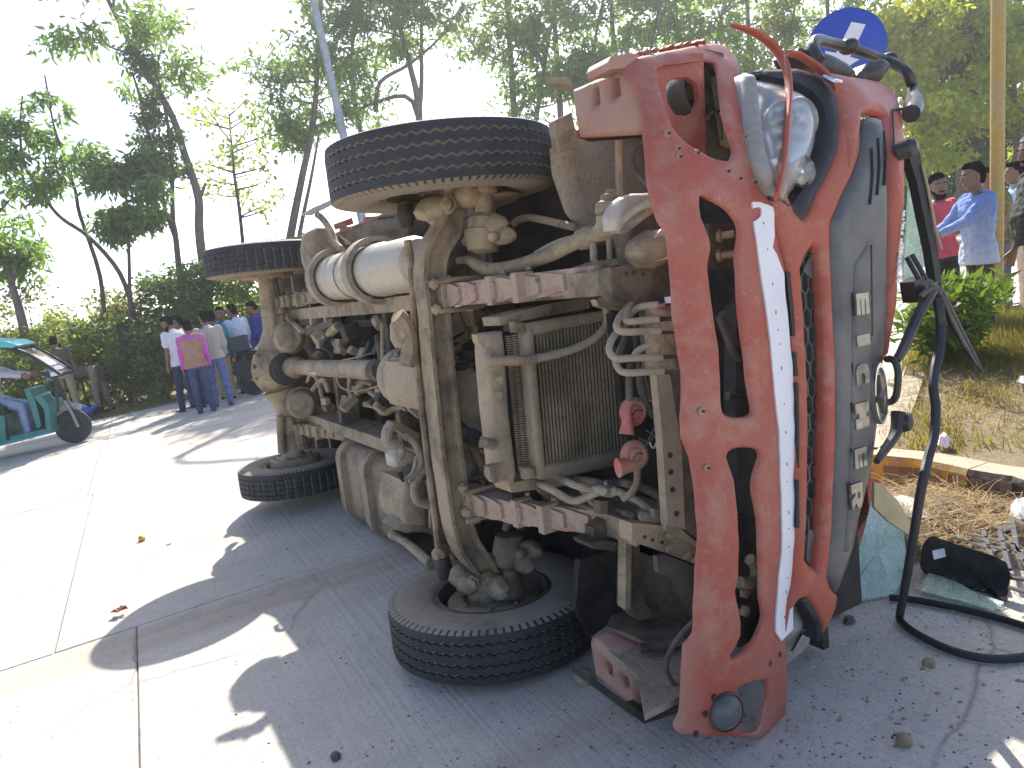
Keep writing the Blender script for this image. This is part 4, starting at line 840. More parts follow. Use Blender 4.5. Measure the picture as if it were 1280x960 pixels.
# silver air tank with bands, bracket and end box
c = P(415, 348, 'X', -1.95); d = P(532, 328, 'X', -.45); u = (d-c).normalized(); L = (d-c).length
m = MB(); m.lathe(c, u, [(.02, -.06), (.10, -.045), (.128, -.01), (.135, .03), (.135, L*.20), (.129, L*.205), (.135, L*.215), (.135, L*.36), (.130, L*.365), (.135, L*.372), (.135, L*.66), (.128, L*.67), (.128, L*.92), (.11, L*.97), (.05, L)], 36); at_ = m.build('air_tank', M['silver'], truck)
for k in (.02, .52):
    MB().lathe(c, u, [(.150, L*k), (.176, L*k), (.176, L*k+.10), (.150, L*k+.10)], 36, cap=False).build('tank_band', M['hose'], at_)
MB().lathe(c, u, [(.1365, L*.33), (.1385, L*.335), (.1365, L*.345)], 36, cap=False).build('tank_seam', M['dust_d'], at_)
slab('end_box', M['dust_l'], [(383,308),(386,290),(396,284),(410,284),(420,300),(418,335),(402,345),(390,338),(385,325)], 'X', -2.0, .14, roll=.02, rw=.03)
slab('end_plate', M['silver'], [(378,268),(390,260),(413,250),(416,256),(400,264),(392,268)], 'X', -1.95, .05)
ptube('bracket', M['dust'], [(396,268,'X',-1.9),(404,275,'X',-1.9),(414,290,'X',-1.85),(420,305,'X',-1.8),(428,313,'X',-1.75)], .04, flat=(1, .5))
slab('guard_plate', M['dust'], [(424,292),(470,276),(505,270),(512,282),(505,300),(470,305),(440,305)], 'X', -1.3, .05)
slab('heat_shield', M['dust_d'], [(440,300),(520,270),(525,320),(460,312)], 'X', -1.5, .03)
ptube('pipe', M['dust_d'], [(430,296,'X',-1.6),(445,303,'X',-1.55),(460,300,'X',-1.5),(478,306,'X',-1.3)], .02)
slab('red_guard', M['bumper'], [(418,280),(440,272),(442,280),(420,287)], 'X', -2.2, .03)
slab('red_guard', M['bumper'], [(340,318),(392,308),(392,300),(360,306)], 'X', -3.0, .05)
slab('plank', M['dust_l'], [(330,302),(395,292),(395,300),(335,309)], 'X', -3.3, .05)
for (x, y) in [(435,300),(442,297),(447,296),(455,294)]: MB().lathe(P(x, y+5, 'X', -1.55), (0, -1, 0), [(.02, 0), (.02, .06), (.012, .07)], 8).build('nut', M['dust'], at_)
# ---------------------------------------------------------------- fuel tank with its two straps
def rprof(y0, y1, z0, z1, r, k=6):
    out = []
    for cx_, cz__, a0 in ((y0+r, z0+r, math.pi), (y1-r, z0+r, 1.5*math.pi), (y1-r, z1-r, 0), (y0+r, z1-r, .5*math.pi)):
        for i in range(k+1): a = a0+math.pi/2*i/k; out.append((cx_+r*math.cos(a), cz__+r*math.sin(a)))
    return out
def loft(name, mat, y0, y1, z0, z1, r, x0, x1, parent, e=.0):
    q = rprof(y0, y1, z0, z1, r); n = len(q); vs = []; fs = []
    secs = [(x0, .0), (x1, .0)] if not e else [(x0, e), (x0+e, 0), (x1-e, 0), (x1, e)]
    cy = (y0+y1)/2; cz = (z0+z1)/2
    for x, s in secs: vs += [(x, a-math.copysign(s, a-cy), b-math.copysign(s, b-cz)) for a, b in q]
    for i in range(len(secs)-1):
        for k in range(n): a = i*n+k; b = i*n+(k+1) % n; fs.append((a, b, b+n, a+n))
    fs += [tuple(range(n)), tuple((len(secs)-1)*n+k for k in range(n))]
    return MB().add(vs, fs, 0, True).build(name, mat, parent)
ft_ = loft('fuel_tank', dirty('dusty_brown_tank', (.17, .115, .07), (.36, .27, .175), .35, scale=4), .47, .985, .07, .55, .10, -2.15, -1.15, truck, .02)
for x in (-2.20, -1.72):
    loft('tank_strap', M['dust'], .45, 1.0, .035, .58, .13, x, x+.11, ft_)
    loft('tank_strap_edge', M['dust_l'], .445, 1.005, .028, .585, .135, x+.09, x+.115, ft_)
bx = slab('battery_box', M['dust_l'], [(506,602),(520,601),(534,602),(534,658),(506,656),(502,640)], 'X', -.62, .30, roll=.015, rw=.02)
slab('box_lid', M['grime'], [(497,592),(502,590),(507,600),(503,603)], 'X', -.60, .01, parent=bx)
slab('small_box', M['silver'], [(491,570),(500,563),(512,563),(522,568),(522,577),(506,583),(494,585)], 'X', -.68, .10, roll=.01, rw=.015)
slab('mud_lump', M['mud'], [(505,648),(530,640),(540,664),(510,668),(490,660)], 'X', -.64, .12, roll=.03, rw=.04)
for pts_, r in [([(490,530),(484,540),(485,552),(497,556)], .026), ([(505,548),(510,546),(520,556),(526,575),(522,590),(510,600)], .018), ([(521,570),(516,590),(506,600)], .010), ([(536,585),(524,594),(518,612),(522,626),(538,631)], .022), ([(500,556),(503,566),(498,574)], .016), ([(533,600),(537,620),(538,660)], .008)]:
    ptube('hose', M['hose'], [(x, y, 'X', -.55) for x, y in pts_], r, n=10)
slab('rail_joint', M['dust_l'], [(490,528),(497,527),(524,542),(524,551),(513,548),(491,535)], 'X', -.75, .08)
ptube('stay', M['dust'], [(489,668,'X',-.9),(505,676,'X',-.7),(522,690,'X',-.5),(538,704,'X',-.35)], .022, sub=1)
slab('mud_lump', M['grime'], [(500,668),(545,672),(545,700),(515,690)], 'X', -.7, .1, grid=.1)
# ---------------------------------------------------------------- cargo body
wood = dirty('dark_cargo_boards', (.07, .05, .035), (.20, .15, .10), .3)
cb = MB().box((-2.75, 0, .56), (4.1, 1.93, .02)).build('cargo_floor', M['grime'], truck)
for k in range(11):
    MB().box((-2.75, -.88+.176*k, .535), (4.1, .168, .03)).build('floor_board', wood, cb)
for k in range(9): MB().box((-4.6+.46*k, 0, .46), (.06, 1.86, .10)).build('floor_bearer', M['dust_d'], cb)
for s in (-1, 1):
    sd = MB().box((-2.75, s*.97, 1.05), (4.1, .03, 1.0)).build('cargo_side', M['orange'], truck)
    for k in range(8): MB().box((-4.7+.56*k, s*.995, 1.05), (.06, .03, 1.0)).build('side_post', M['orange'], sd)
MB().box((-.68, 0, 1.15), (.03, 1.9, 1.25)).build('cargo_headboard', M['grime'], truck)  # red board coloured dark, painting in the shade of the underside cavity
tg = MB().box((-4.82, 0, .60), (.06, 1.95, .12)).build('tail_frame', M['orange'], truck)
for k in range(6): MB().box((-4.82, -.97+.39*k, 1.1), (.05, .035, 1.0)).build('tail_bar', M['orange'], tg)
for z in (.85, 1.2, 1.58): MB().box((-4.82, 0, z), (.04, 1.94, .05)).build('tail_bar', M['orange'], tg)
for k in range(4):
    MB().box((-4.9, -.95, .1+.11*k), (.03, .03, .03)).build('rear_lamp_stay', M['dust'], truck) if k == 0 else None
slab('mudguard', M['grime'], [(560,660),(620,650),(740,676),(740,700),(640,690),(570,700)], 'X', -.35, .03, grid=.12)
slab('side_panel', M['grime'], [(545,660),(650,640),(790,690),(800,780),(740,790),(700,690)], 'Z', .52, .03, grid=.12)
# ================================================================== the place
def flat(name, mat, pts, z, parent=None):
    return MB().add([(p[0], p[1], z) for p in pts], [tuple(range(len(pts)))]).build(name, mat, parent)
# ground: dry earth to the horizon
t = NT('dry_earth'); n1 = t.noise(.35, 8, .65); n2 = t.noise(9, 8, .7); n3 = t.noise(60, 4, .6)
c = t.mix(t.ramp(n1, [(.35, 0), (.7, 1)]), (.26, .19, .12), (.36, .29, .20)); c = t.mix(t.ramp(n2, [(.45, 0), (.7, .7)]), c, (.16, .125, .075)); c = t.mix(t.ramp(n3, [(.6, 0), (.75, .6)]), c, (.45, .38, .28))
t.set(Base_Color=c, Roughness=.95); t.bump(t.math('ADD', n2, t.math('MULTIPLY', n3, .5)), .8, .03); EARTH = t.m
N = 40; m = MB(); vs = []; fs = []
ex = lambda k: math.copysign((abs(k)/20)**3*600+abs(k)*1.2, k)
for j in range(-20, 21):
    for i in range(-20, 21): x, y = ex(i), ex(j)+12; vs.append((x, y, -.06))
for j in range(40):
    for i in range(40): a = j*41+i; fs.append((a, a+1, a+42, a+41))
m.add(vs, fs, 0); tag(m.build('ground', EARTH), kind='structure')
# concrete road, laid as separate slabs with open joints
ANG = R(25.5); RO = Vector((-2.49, 3.62, 0))
t = NT('road_concrete'); n1 = t.noise(.55, 7, .6); n2 = t.noise(5, 8, .7); n3 = t.noise(70, 5, .7); tr = t.noise(.9, 5, .55, stretch=(.06, 1.6, 1)); tr2 = t.noise(2.2, 6, .6, stretch=(.05, 1.5, 1))
c = t.mix(t.ramp(n1, [(.3, 0), (.7, 1)]), (.48, .435, .375), (.60, .55, .475)); c = t.mix(t.ramp(n2, [(.5, 0), (.78, .45)]), c, (.29, .275, .255))
c = t.mix(t.ramp(tr, [(.53, 0), (.66, .6)]), c, (.36, .27, .19)); c = t.mix(t.ramp(tr2, [(.58, 0), (.68, .25)]), c, (.24, .20, .165))
c = t.mix(t.ramp(n3, [(.52, 0), (.70, .6)]), c, (.22, .20, .175)); c = t.mix(t.ramp(t.noise(33, 6, .75), [(.50, 0), (.72, .45)]), c, (.27, .24, .205)); c = t.mix(t.ramp(t.noise(150, 3, .6), [(.62, 0), (.70, .55)]), c, (.72, .68, .62)); c = t.mix(t.ramp(t.noise(24, 3, .5), [(.70, 0), (.735, .75)]), c, (.13, .12, .11))
vo = t.n('ShaderNodeTexVoronoi', feature='DISTANCE_TO_EDGE', Scale=.55); nv = t.n('ShaderNodeTexNoise', Scale=3.0, Detail=6.0); t.l(t.tc(), nv.inputs['Vector']); va = t.n('ShaderNodeMix', data_type='VECTOR'); va.inputs[0].default_value = .12; t.l(t.tc(), va.inputs[4]); t.l(nv.outputs['Color'], va.inputs[5]); t.l(va.outputs[1], vo.inputs['Vector'])
ck = t.math('MULTIPLY', t.ramp(vo.outputs['Distance'], [(.0, 1), (.006, 0)]), t.ramp(t.noise(.8, 3, .5), [(.50, 0), (.58, .55)])); c = t.mix(ck, c, (.10, .085, .07))
c = t.mix(t.ramp(t.noise(2.3, 5, .65, dist=1.0), [(.62, 0), (.78, .5)]), c, (.20, .17, .145))
t.set(Base_Color=c, Roughness=.88)
mp = t.n('ShaderNodeMapping'); t.l(t.tc(), mp.inputs['Vector']); mp.inputs['Scale'].default_value = (42, .5, 1)
wv = t.n('ShaderNodeTexNoise', Scale=1.0, Detail=2.0); t.l(mp.outputs['Vector'], wv.inputs['Vector'])
t.bump(t.math('ADD', t.math('MULTIPLY', wv.outputs['Fac'], 1.2), t.math('MULTIPLY', n3, .6)), .55, .008); CONC = t.m
JOINT = plain('joint_filler', (.20, .17, .14), .95)
road = MB().box((22, -14.9, -.032), (110, 55.2, .04)).build('road', JOINT); road.location = RO; road.rotation_euler = (0, 0, ANG); tag(road, kind='structure')
rows = [(-42.3, -38.2), (-38.2, -34.1), (-34.1, -30), (-30, -25.9), (-25.9, -21.8), (-21.8, -17.5), (-17.5, -12.9), (-12.9, -8.6), (-8.6, -4.3), (-4.3, 0), (0, 4.25), (4.25, 8.4), (8.4, 12.45)]
for ri, (v0, v1) in enumerate(rows):
    L = 4.6; off = {9: .38, 10: 0, 11: -.05, 12: .02}.get(ri, .2*(ri % 3))
    for k in range(-4 if ri > 7 else -1, 13):
        u0 = off+k*L; g = .0035; hz = .0+random.uniform(-.0015, .0015)
        x0, x1, y0, y1 = u0+g, u0+L-g, v0+g, v1-g
        m = MB(); b = .006
        vs = [(x0, y0, -.012), (x1, y0, -.012), (x1, y1, -.012), (x0, y1, -.012), (x0, y0, hz-b), (x1, y0, hz-b), (x1, y1, hz-b), (x0, y1, hz-b), (x0+b, y0+b, hz), (x1-b, y0+b, hz), (x1-b, y1-b, hz), (x0+b, y1-b, hz)]
        fs = [(8, 9, 10, 11)]+[(i, (i+1) % 4, (i+1) % 4+4, i+4) for i in range(4)]+[(i+4, (i+1) % 4+4, (i+1) % 4+8, i+8) for i in range(4)]
        m.add(vs, fs); m.build('slab', CONC, road)
def rd(u, v, z=0): return RO+Matrix.Rotation(ANG, 3, 'Z')@Vector((u, v, z))
# white edge line far side
flat('edge_line', plain('worn_white_paint', (.55, .54, .5), .8, var=.4), [(-20, 11.9), (45, 11.9), (45, 12.02), (-20, 12.02)], .004, road)
# median with kerb
KZ = .15
front_edge = [gnd(x, y, KZ) for x, y in [(1060,566),(1098,571),(1140,575),(1180,582),(1215,590),(1280,600),(1340,612)]]
back_edge = [gnd(x, y, KZ) for x, y in [(1480,420),(1400,385),(1280,378),(1210,395),(1160,418),(1143,428),(1128,470),(1105,520),(1075,550)]]
mo = [Vector((p.x, p.y)) for p in front_edge]+[Vector((3.6, 2.2)), Vector((9, 2.6)), Vector((40, 17)), Vector((43, 24.5))]+[Vector((p.x, p.y)) for p in back_edge]
t = NT('median_earth'); n1 = t.noise(1.2, 8, .65); n2 = t.noise(14, 8, .75); n3 = t.noise(90, 4, .6)
c = t.mix(t.ramp(n1, [(.4, 0), (.65, 1)]), (.40, .31, .19), (.30, .25, .13)); c = t.mix(t.ramp(n2, [(.5, 0), (.7, .8)]), c, (.19, .145, .085)); c = t.mix(t.ramp(n3, [(.6, 0), (.7, .5)]), c, (.55, .46, .32))
t.set(Base_Color=c, Roughness=.95); t.bump(t.math('ADD', n2, n3), 1.0, .03); MEAR = t.m
med = sheet('median', MEAR, mo, [], lambda u, v: (u, v, KZ-.02+.05*noise.noise(Vector((u*.9, v*.9, 0)))*min(1, 1)), .10, .35, nrm=(0, 0, 1), parent=None); tag(med, kind='structure')
YEL = dirty('yellow_kerb_paint', (.62, .42, .03), (.36, .29, .17), .2, spots=False); BLK = dirty('black_kerb_paint', (.03, .03, .03), (.25, .21, .16), .2, spots=False); KTOP = dirty('kerb_concrete', (.27, .225, .16), (.40, .33, .23), .4, spots=False)
kerb = MB()
kp = [Vector((p.x, p.y, 0)) for p in back_edge[-3:]]+[Vector((p.x, p.y, 0)) for p in front_edge]+[Vector((3.6, 2.2, 0))]
kroot = None; seg = 0
kp2, _ = spline(kp, [1]*len(kp), 6); acc = [kp2[0]]; 
dists = [0]
for a, b in zip(kp2[:-1], kp2[1:]): dists.append(dists[-1]+(b-a).length)
def kat(d):
    for i in range(len(dists)-1):
        if dists[i+1] >= d: return kp2[i].lerp(kp2[i+1], (d-dists[i])/max(1e-6, dists[i+1]-dists[i]))
    return kp2[-1]
mark = min(range(len(kp2)), key=lambda i: (kp2[i]-Vector((gnd(1214,600,.1).x, gnd(1214,600,.1).y, 0))).length); d0 = dists[mark]
SEG = .62; bounds = []
d = d0
while d > 0: d -= SEG
while d < dists[-1]:
    a, b = max(0, d), min(dists[-1], d+SEG); idx = round((d-d0)/SEG)
    if b-a > .05:
        m = MB(); K = 7; vs = []; fs = []
        for i in range(K):
            s_ = a+.004+(b-a-.008)*i/(K-1); p = kat(s_); q = kat(min(dists[-1], s_+.02)); tt = (q-p) if (q-p).length > 1e-6 else (p-kat(s_-.02)); tt.normalize(); nn = Vector((tt.y, -tt.x, 0))
            for (o_, z) in [(.0, -.03), (.0, .125), (-.018, KZ+.004), (-.15, KZ+.004), (-.15, -.03)]: vs.append(p+nn*o_+Vector((0, 0, z)))
        for i in range(K-1):
            for k in range(5): A = i*5+k; B = i*5+(k+1) % 5; fs.append((A, B, B+5, A+5))
        fs += [(0, 1, 2, 3, 4), tuple((K-1)*5+k for k in range(5))]
        mi0 = [1 if (k == 2) else 0 for i in range(K-1) for k in range(5)]+[0, 0]
        m.add(vs, fs); m.m = mi0
        if kroot is None: kroot = m.build('kerb', [YEL if idx % 2 else BLK, KTOP]); tag(kroot, kind='structure')
        else: m.build('kerb_stone', [YEL if idx % 2 else BLK, KTOP], kroot)
    d += SEG
# ---------------------------------------------------------------- plants
def leafmat(name, col, trans=.35, var=.35):
    t = NT(name); oi = t.n('ShaderNodeObjectInfo'); n1 = t.noise(1.1, 4, .6); n2 = t.noise(23, 2, .5)
    c = t.mix(t.ramp(n1, [(.3, 0), (.7, 1)]), tuple(x*(1-var) for x in col), tuple(x*(1+var) for x in col)); c = t.mix(t.ramp(n2, [(.35, 0), (.65, .6)]), c, tuple((col[0]*1.5, col[1]*1.25, col[2]*.8)))
    t.set(Base_Color=c, Roughness=.55); t.b.inputs['Specular IOR Level'].default_value = .3
    tr = t.n('ShaderNodeBsdfTranslucent'); t.l(t.mix(.6, c, (col[0]*2.2, col[1]*2.0, col[2]*.7)), tr.inputs['Color'])
    mx = t.n('ShaderNodeMixShader'); mx.inputs[0].default_value = trans; t.l(t.b.outputs[0], mx.inputs[1]); t.l(tr.outputs[0], mx.inputs[2]); t.l(mx.outputs[0], t.out.inputs['Surface']); return t.m
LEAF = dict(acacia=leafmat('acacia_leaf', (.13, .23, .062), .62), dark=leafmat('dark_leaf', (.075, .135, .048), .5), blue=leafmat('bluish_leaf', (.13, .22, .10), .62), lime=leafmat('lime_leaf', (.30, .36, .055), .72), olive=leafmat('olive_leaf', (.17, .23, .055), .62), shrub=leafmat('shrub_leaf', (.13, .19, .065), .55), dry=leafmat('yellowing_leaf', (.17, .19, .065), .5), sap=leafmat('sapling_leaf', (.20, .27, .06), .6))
BARK = dirty('grey_brown_bark', (.10, .075, .055), (.20, .165, .13), .4, scale=5, spots=False, bump=.6, fine=25)
BARKD = dirty('dark_bark', (.06, .045, .038), (.12, .095, .08), .35, scale=5, spots=False, bump=.6, fine=25)
class Leaves:
    def __init__(s): s.P = []; s.n = 0
    def clump(s, c, r, n, L=.13, W=.032, droop=.5, flat=.75, dense=1.0):
        c = np.array(c); d = rng.normal(size=(n, 3)); d /= np.linalg.norm(d, axis=1)[:, None]; rad = r*rng.random(n)**.45
        p = c+d*rad[:, None]*np.array([1, 1, flat])
        a = rng.random(n)*2*np.pi; el = rng.normal(-droop, .55, n); u = np.stack([np.cos(a)*np.cos(el), np.sin(a)*np.cos(el), np.sin(el)], 1)
        v = np.cross(u, rng.normal(size=(n, 3))); v /= np.linalg.norm(v, axis=1)[:, None]+1e-9
        l = L*rng.uniform(.6, 1.35, n)[:, None]; w = W*rng.uniform(.7, 1.3, n)[:, None]
        q = np.stack([p, p+u*l*.45+v*w, p+u*l, p+u*l*.45-v*w], 1); s.P.append(q)
    def build(s, name, mat, parent=None):
        q = np.concatenate(s.P); n = len(q); me = bpy.data.meshes.new(name)
        me.vertices.add(n*4); me.vertices.foreach_set('co', q.reshape(-1).astype(np.float32)); me.loops.add(n*4); me.loops.foreach_set('vertex_index', np.arange(n*4, dtype=np.int32))
        me.polygons.add(n); me.polygons.foreach_set('loop_start', np.arange(0, n*4, 4, dtype=np.int32)); me.update(calc_edges=True); me.validate(); me.materials.append(mat)
        o = link(bpy.data.objects.new(name, me)); o.parent = parent; return o
def limb(tr, lv, p0, dirv, L, r, depth, spec):
    """grow one limb with twigs and leaf clumps"""
    pts = [Vector(p0)]; d = Vector(dirv).normalized(); k = 5
    for i in range(k):
        d = (d+Vector((random.gauss(0, .16), random.gauss(0, .16), random.gauss(spec.get('up', .05), .10)))).normalized(); pts.append(pts[-1]+d*L/k)
    tr.tube(pts, [r*(1-.75*i/k) for i in range(k+1)], 6)
    if depth <= 0:
        for i in range(2, k+1):
            if random.random() < spec.get('leafy', .95):
                lv.clump(pts[i]+Vector((random.gauss(0, .12), random.gauss(0, .12), random.gauss(0, .1)))*spec['cr'], spec['cr']*random.uniform(.6, 1.15), int(spec['n']*random.uniform(.6, 1.3)), spec['L'], spec['W'], spec.get('droop', .5), spec.get('flat', .7))
    else:
        for i in range(1, k+1):
            for q in range(spec.get('fork', 1)+(1 if i == k else 0)):
                a = random.uniform(0, 6.28); nd = (d*.55+Vector((math.cos(a), math.sin(a), random.uniform(-.25, .55)))*.75)
                limb(tr, lv, pts[i], nd, L*random.uniform(.5, .75), r*.5, depth-1, spec)
def tree(label, trunk, rad, crowns, leaf, spec, group=None, bark=None, name='tree', twigs=()):
    """trunk: list of stems (each a list of points); crowns: (start point, direction, length, depth)"""
    root = thing(name, label, 'tree', trunk[0][0], group=group); tr = MB(); lv = Leaves(); b = Vector(trunk[0][0])
    for st, r in zip(trunk, rad):
        n = len(st); st2, rs = spline([Vector(p) for p in st], [r*(1-.7*i/(n-1)) for i in range(n)], 4); tr.tube([p-b for p in st2], rs, 8)
    for (p, d, L, dep) in crowns: limb(tr, lv, Vector(p)-b, d, L, min(.05, .02*L), dep, spec)
    tr.build('trunk', bark or BARK, root)
    if lv.P: lv.build('crown', LEAF[leaf], root)
    return root
def onstem(st, k):
    x = k*(len(st)-1); i = min(int(x), len(st)-2); return Vector(st[i]).lerp(Vector(st[i+1]), x-i)
def wild(n, st, k0, k1, L, dep, tilt=.3):
    out = []
    for i in range(n):
        a = random.uniform(0, 6.28); out.append((onstem(st, random.uniform(k0, k1)), Vector((math.cos(a), math.sin(a), random.uniform(-.1, .9)*tilt*2)), L*random.uniform(.6, 1.2), dep))
    return out
def Q(lst, y): return [far(x, py, y) for x, py in lst]
SP = dict(cr=.42, n=30, L=.24, W=.034, droop=.55, flat=.8, fork=1)
# leaning tree on the left
A = Q([(268,430),(250,300),(248,247),(231,194),(216,147),(188,97),(162,53),(135,0),(110,-55)], 18.5); A2 = Q([(248,250),(253,240),(257,228)], 18.5)
tree('tall leaning tree with a forked trunk and feathery leaves at far left', [A, A2], [.12, .07], wild(13, A, .62, .98, 1.7, 1)+wild(3, A, .48, .62, 1.0, 0), 'acacia', dict(SP, leafy=.62), 'roadside trees')
B = Q([(232,420),(220,300),(216,272),(214,188),(205,131),(190,70)], 18.0); B2 = Q([(216,225),(188,175),(175,122),(165,90)], 18.0); B3 = Q([(220,300),(206,260),(203,216),(198,150)], 18.0)
tree('thin dark triple-stemmed tree wrapped in creeper', [B, B2, B3], [.08, .06, .05], wild(9, B, .5, 1, .6, 0)+wild(7, B2, .2, 1, .55, 0)+wild(5, B3, .5, 1, .5, 0), 'dark', dict(SP, cr=.32, n=55, L=.09, W=.03), 'roadside trees', BARKD)
C = Q([(132,420),(125,345),(100,269),(94,238),(78,188),(67,156),(56,94)], 17.5)
tree('slender bare-topped sapling with only a few tufts of leaves', [C], [.055], [(onstem(C, .85), (1, 0, .2), .5, 0), (onstem(C, .72), (-1, .1, .1), .5, 0), (onstem(C, .6), (1, .2, .5), .5, 0)], 'blue', dict(SP, cr=.22, n=30, leafy=.5), 'roadside trees', BARKD)
D = Q([(170,400),(150,342),(112,297),(80,275),(62,256),(34,212),(25,169),(28,120)], 17.2)
tree('thin curved sapling bending over to the left', [D], [.06], wild(7, D, .55, 1, .7, 0), 'blue', dict(SP, cr=.36, n=60, leafy=.6), 'roadside trees', BARKD)
E1 = Q([(34,430),(25,390),(15,357),(4,320),(-20,280)], 17); E2 = Q([(15,357),(20,330),(22,310)], 17)
tree('bushy tree cut by the left edge of the picture', [E1, E2], [.11, .06], wild(10, E1, .5, 1.0, 1.3, 1)+[(far(30, 260, 17), (.5, 0, .2), 1.2, 1), (far(10, 230, 17), (0, 0, 1), 1.0, 1)], 'acacia', dict(SP, leafy=.62), 'roadside trees')
F = Q([(163,420),(162,355),(160,280),(156,230),(150,205)], 17)
tree('upright young tree with loose grey-green tufts', [F], [.05], wild(16, F, .30, 1.0, .8, 0), 'blue', dict(SP, cr=.38, n=75), 'roadside trees', BARKD)
G = Q([(312,400),(301,278),(293,220),(290,187),(286,140)], 21)
tree('thin sapling with bright yellow-green leaves beside the light pole', [G], [.06], wild(26, G, .12, 1.0, 1.2, 0, .3), 'sap', dict(SP, cr=.45, n=14, L=.15, W=.05, leafy=.6), 'roadside trees', BARKD)
H = Q([(345,400),(364,290),(378,219),(392,150),(398,60),(404,-40)], 21); H2 = Q([(368,340),(375,290),(389,222),(400,160)], 21)
tree('tall two-stemmed tree with a dense drooping column of leaves left of the pole', [H, H2], [.13, .08], wild(20, H, .40, 1.0, 1.3, 1), 'blue', dict(SP, n=24, cr=.42, leafy=.55), 'roadside trees')
I1 = Q([(545,330),(528,200),(522,125),(512,81),(494,9),(485,-50)], 22); I2 = Q([(524,140),(527,100),(527,22),(530,-60)], 22); I3 = Q([(532,220),(516,127),(469,128),(431,147)], 22); I4 = Q([(470,140),(475,103),(512,80),(550,47),(575,10)], 22)
tree('branching tree above the upper front wheel with sky between its limbs', [I1, I2, I3, I4], [.13, .08, .09, .07], wild(13, I1, .55, 1.0, 1.5, 1)+wild(7, I2, .4, 1, 1.3, 1)+wild(5, I3, .5, 1, .9, 0)+wild(8, I4, .3, 1, 1.0, 0), 'blue', dict(SP, cr=.42, n=22, leafy=.52), 'roadside trees')
J = Q([(450,330),(455,200),(440,100),(445,0),(450,-60)], 23.5)
tree('slim tree just right of the light pole', [J], [.10], wild(16, J, .4, 1.0, 1.4, 1), 'acacia', dict(SP, n=22, leafy=.55), 'roadside trees')
gx = [('dense tree behind the bumper step with a hazy blue-green crown', 640, 24, 'blue', 22), ('straight-trunked tree seen left of the torn bumper', 698, 25, 'blue', 24), ('dark full-crowned tree behind the top of the bumper', 770, 25.5, 'acacia', 24), ('tree with an olive crown behind the bent trim strip', 850, 26, 'acacia', 24), ('olive-leaved tree behind the blue disc sign', 940, 27, 'olive', 24), ('tall tree directly behind the round blue sign', 1040, 28, 'acacia', 24)]
for lab, x, y, lf, nc in gx:
    st = Q([(x+14, 330), (x+6, 200), (x, 100), (x-6, 0), (x-4, -70)], y); st2 = Q([(x+10, 250), (x+30, 150), (x+44, 60), (x+60, -20)], y)
    tree(lab, [st, st2], [.14, .10], wild(nc-6, st, .35, 1.0, 1.7, 1)+wild(7, st2, .3, 1, 1.4, 1), lf, dict(SP, cr=.5, n=22, L=.24, W=.04, leafy=.5), 'trees across the road')
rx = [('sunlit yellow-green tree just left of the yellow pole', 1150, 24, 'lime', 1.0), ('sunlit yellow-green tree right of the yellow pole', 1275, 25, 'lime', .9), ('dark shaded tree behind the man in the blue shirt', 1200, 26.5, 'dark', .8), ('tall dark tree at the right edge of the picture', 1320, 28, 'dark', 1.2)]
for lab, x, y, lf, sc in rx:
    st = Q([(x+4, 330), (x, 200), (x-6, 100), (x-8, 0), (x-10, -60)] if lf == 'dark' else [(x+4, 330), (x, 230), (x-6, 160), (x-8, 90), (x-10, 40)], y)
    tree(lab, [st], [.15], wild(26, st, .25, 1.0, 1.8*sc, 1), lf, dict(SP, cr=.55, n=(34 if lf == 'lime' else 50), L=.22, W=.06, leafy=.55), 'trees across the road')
# far woodland behind the trees, one mass
lv = Leaves()
for i in range(85):
    x = random.uniform(700, 1420); py = random.uniform(-60, 330) if x > 820 else random.uniform(150, 330); lv.clump(far(x, py, random.uniform(31, 38)), random.uniform(.9, 1.7), 120, .22, .07, .3, .8)
tag(lv.build('far_woodland', LEAF['olive']), kind='stuff')
lv = Leaves()
for i in range(190):
    x = random.uniform(1090, 1420); py = random.uniform(165, 330); lv.clump(far(x, py, random.uniform(29, 33)), random.uniform(.9, 1.5), 150, .22, .07, .3, .8)
tag(lv.build('far_thicket', LEAF['dark']), kind='stuff')
# hedge of shrubs along the far verge
def shrub(label, x, y, w, h, leaf, n=34, L=.10, W=.034, group='roadside shrubs'):
    b = gnd(x, 470) if y is None else Vector((far(x, 400, y).x, y, -.02)); root = thing('shrub', label, 'shrub', b, group=group); st = MB(); lv = Leaves()
    for k in range(7):
        a = random.uniform(0, 6.28); e = Vector((math.cos(a)*w*.35, math.sin(a)*w*.35, h*random.uniform(.5, .9))); st.tube([(0, 0, 0), e*.5+Vector((0, 0, .1)), e], [.022, .016, .006], 5)
    for k in range(n):
        a = random.uniform(0, 6.28); rr = w*.5*random.random()**.5; z = h*random.uniform(.04, 1.0)**.8; sc = math.sqrt(max(.1, 1-(z/h-.35)**2*1.2))
        lv.clump((math.cos(a)*rr*sc, math.sin(a)*rr*sc, z), .34*random.uniform(.6, 1.25), 80, L, W, .1, .8)
    st.build('stem', BARKD, root); lv.build('foliage', LEAF[leaf], root); return root
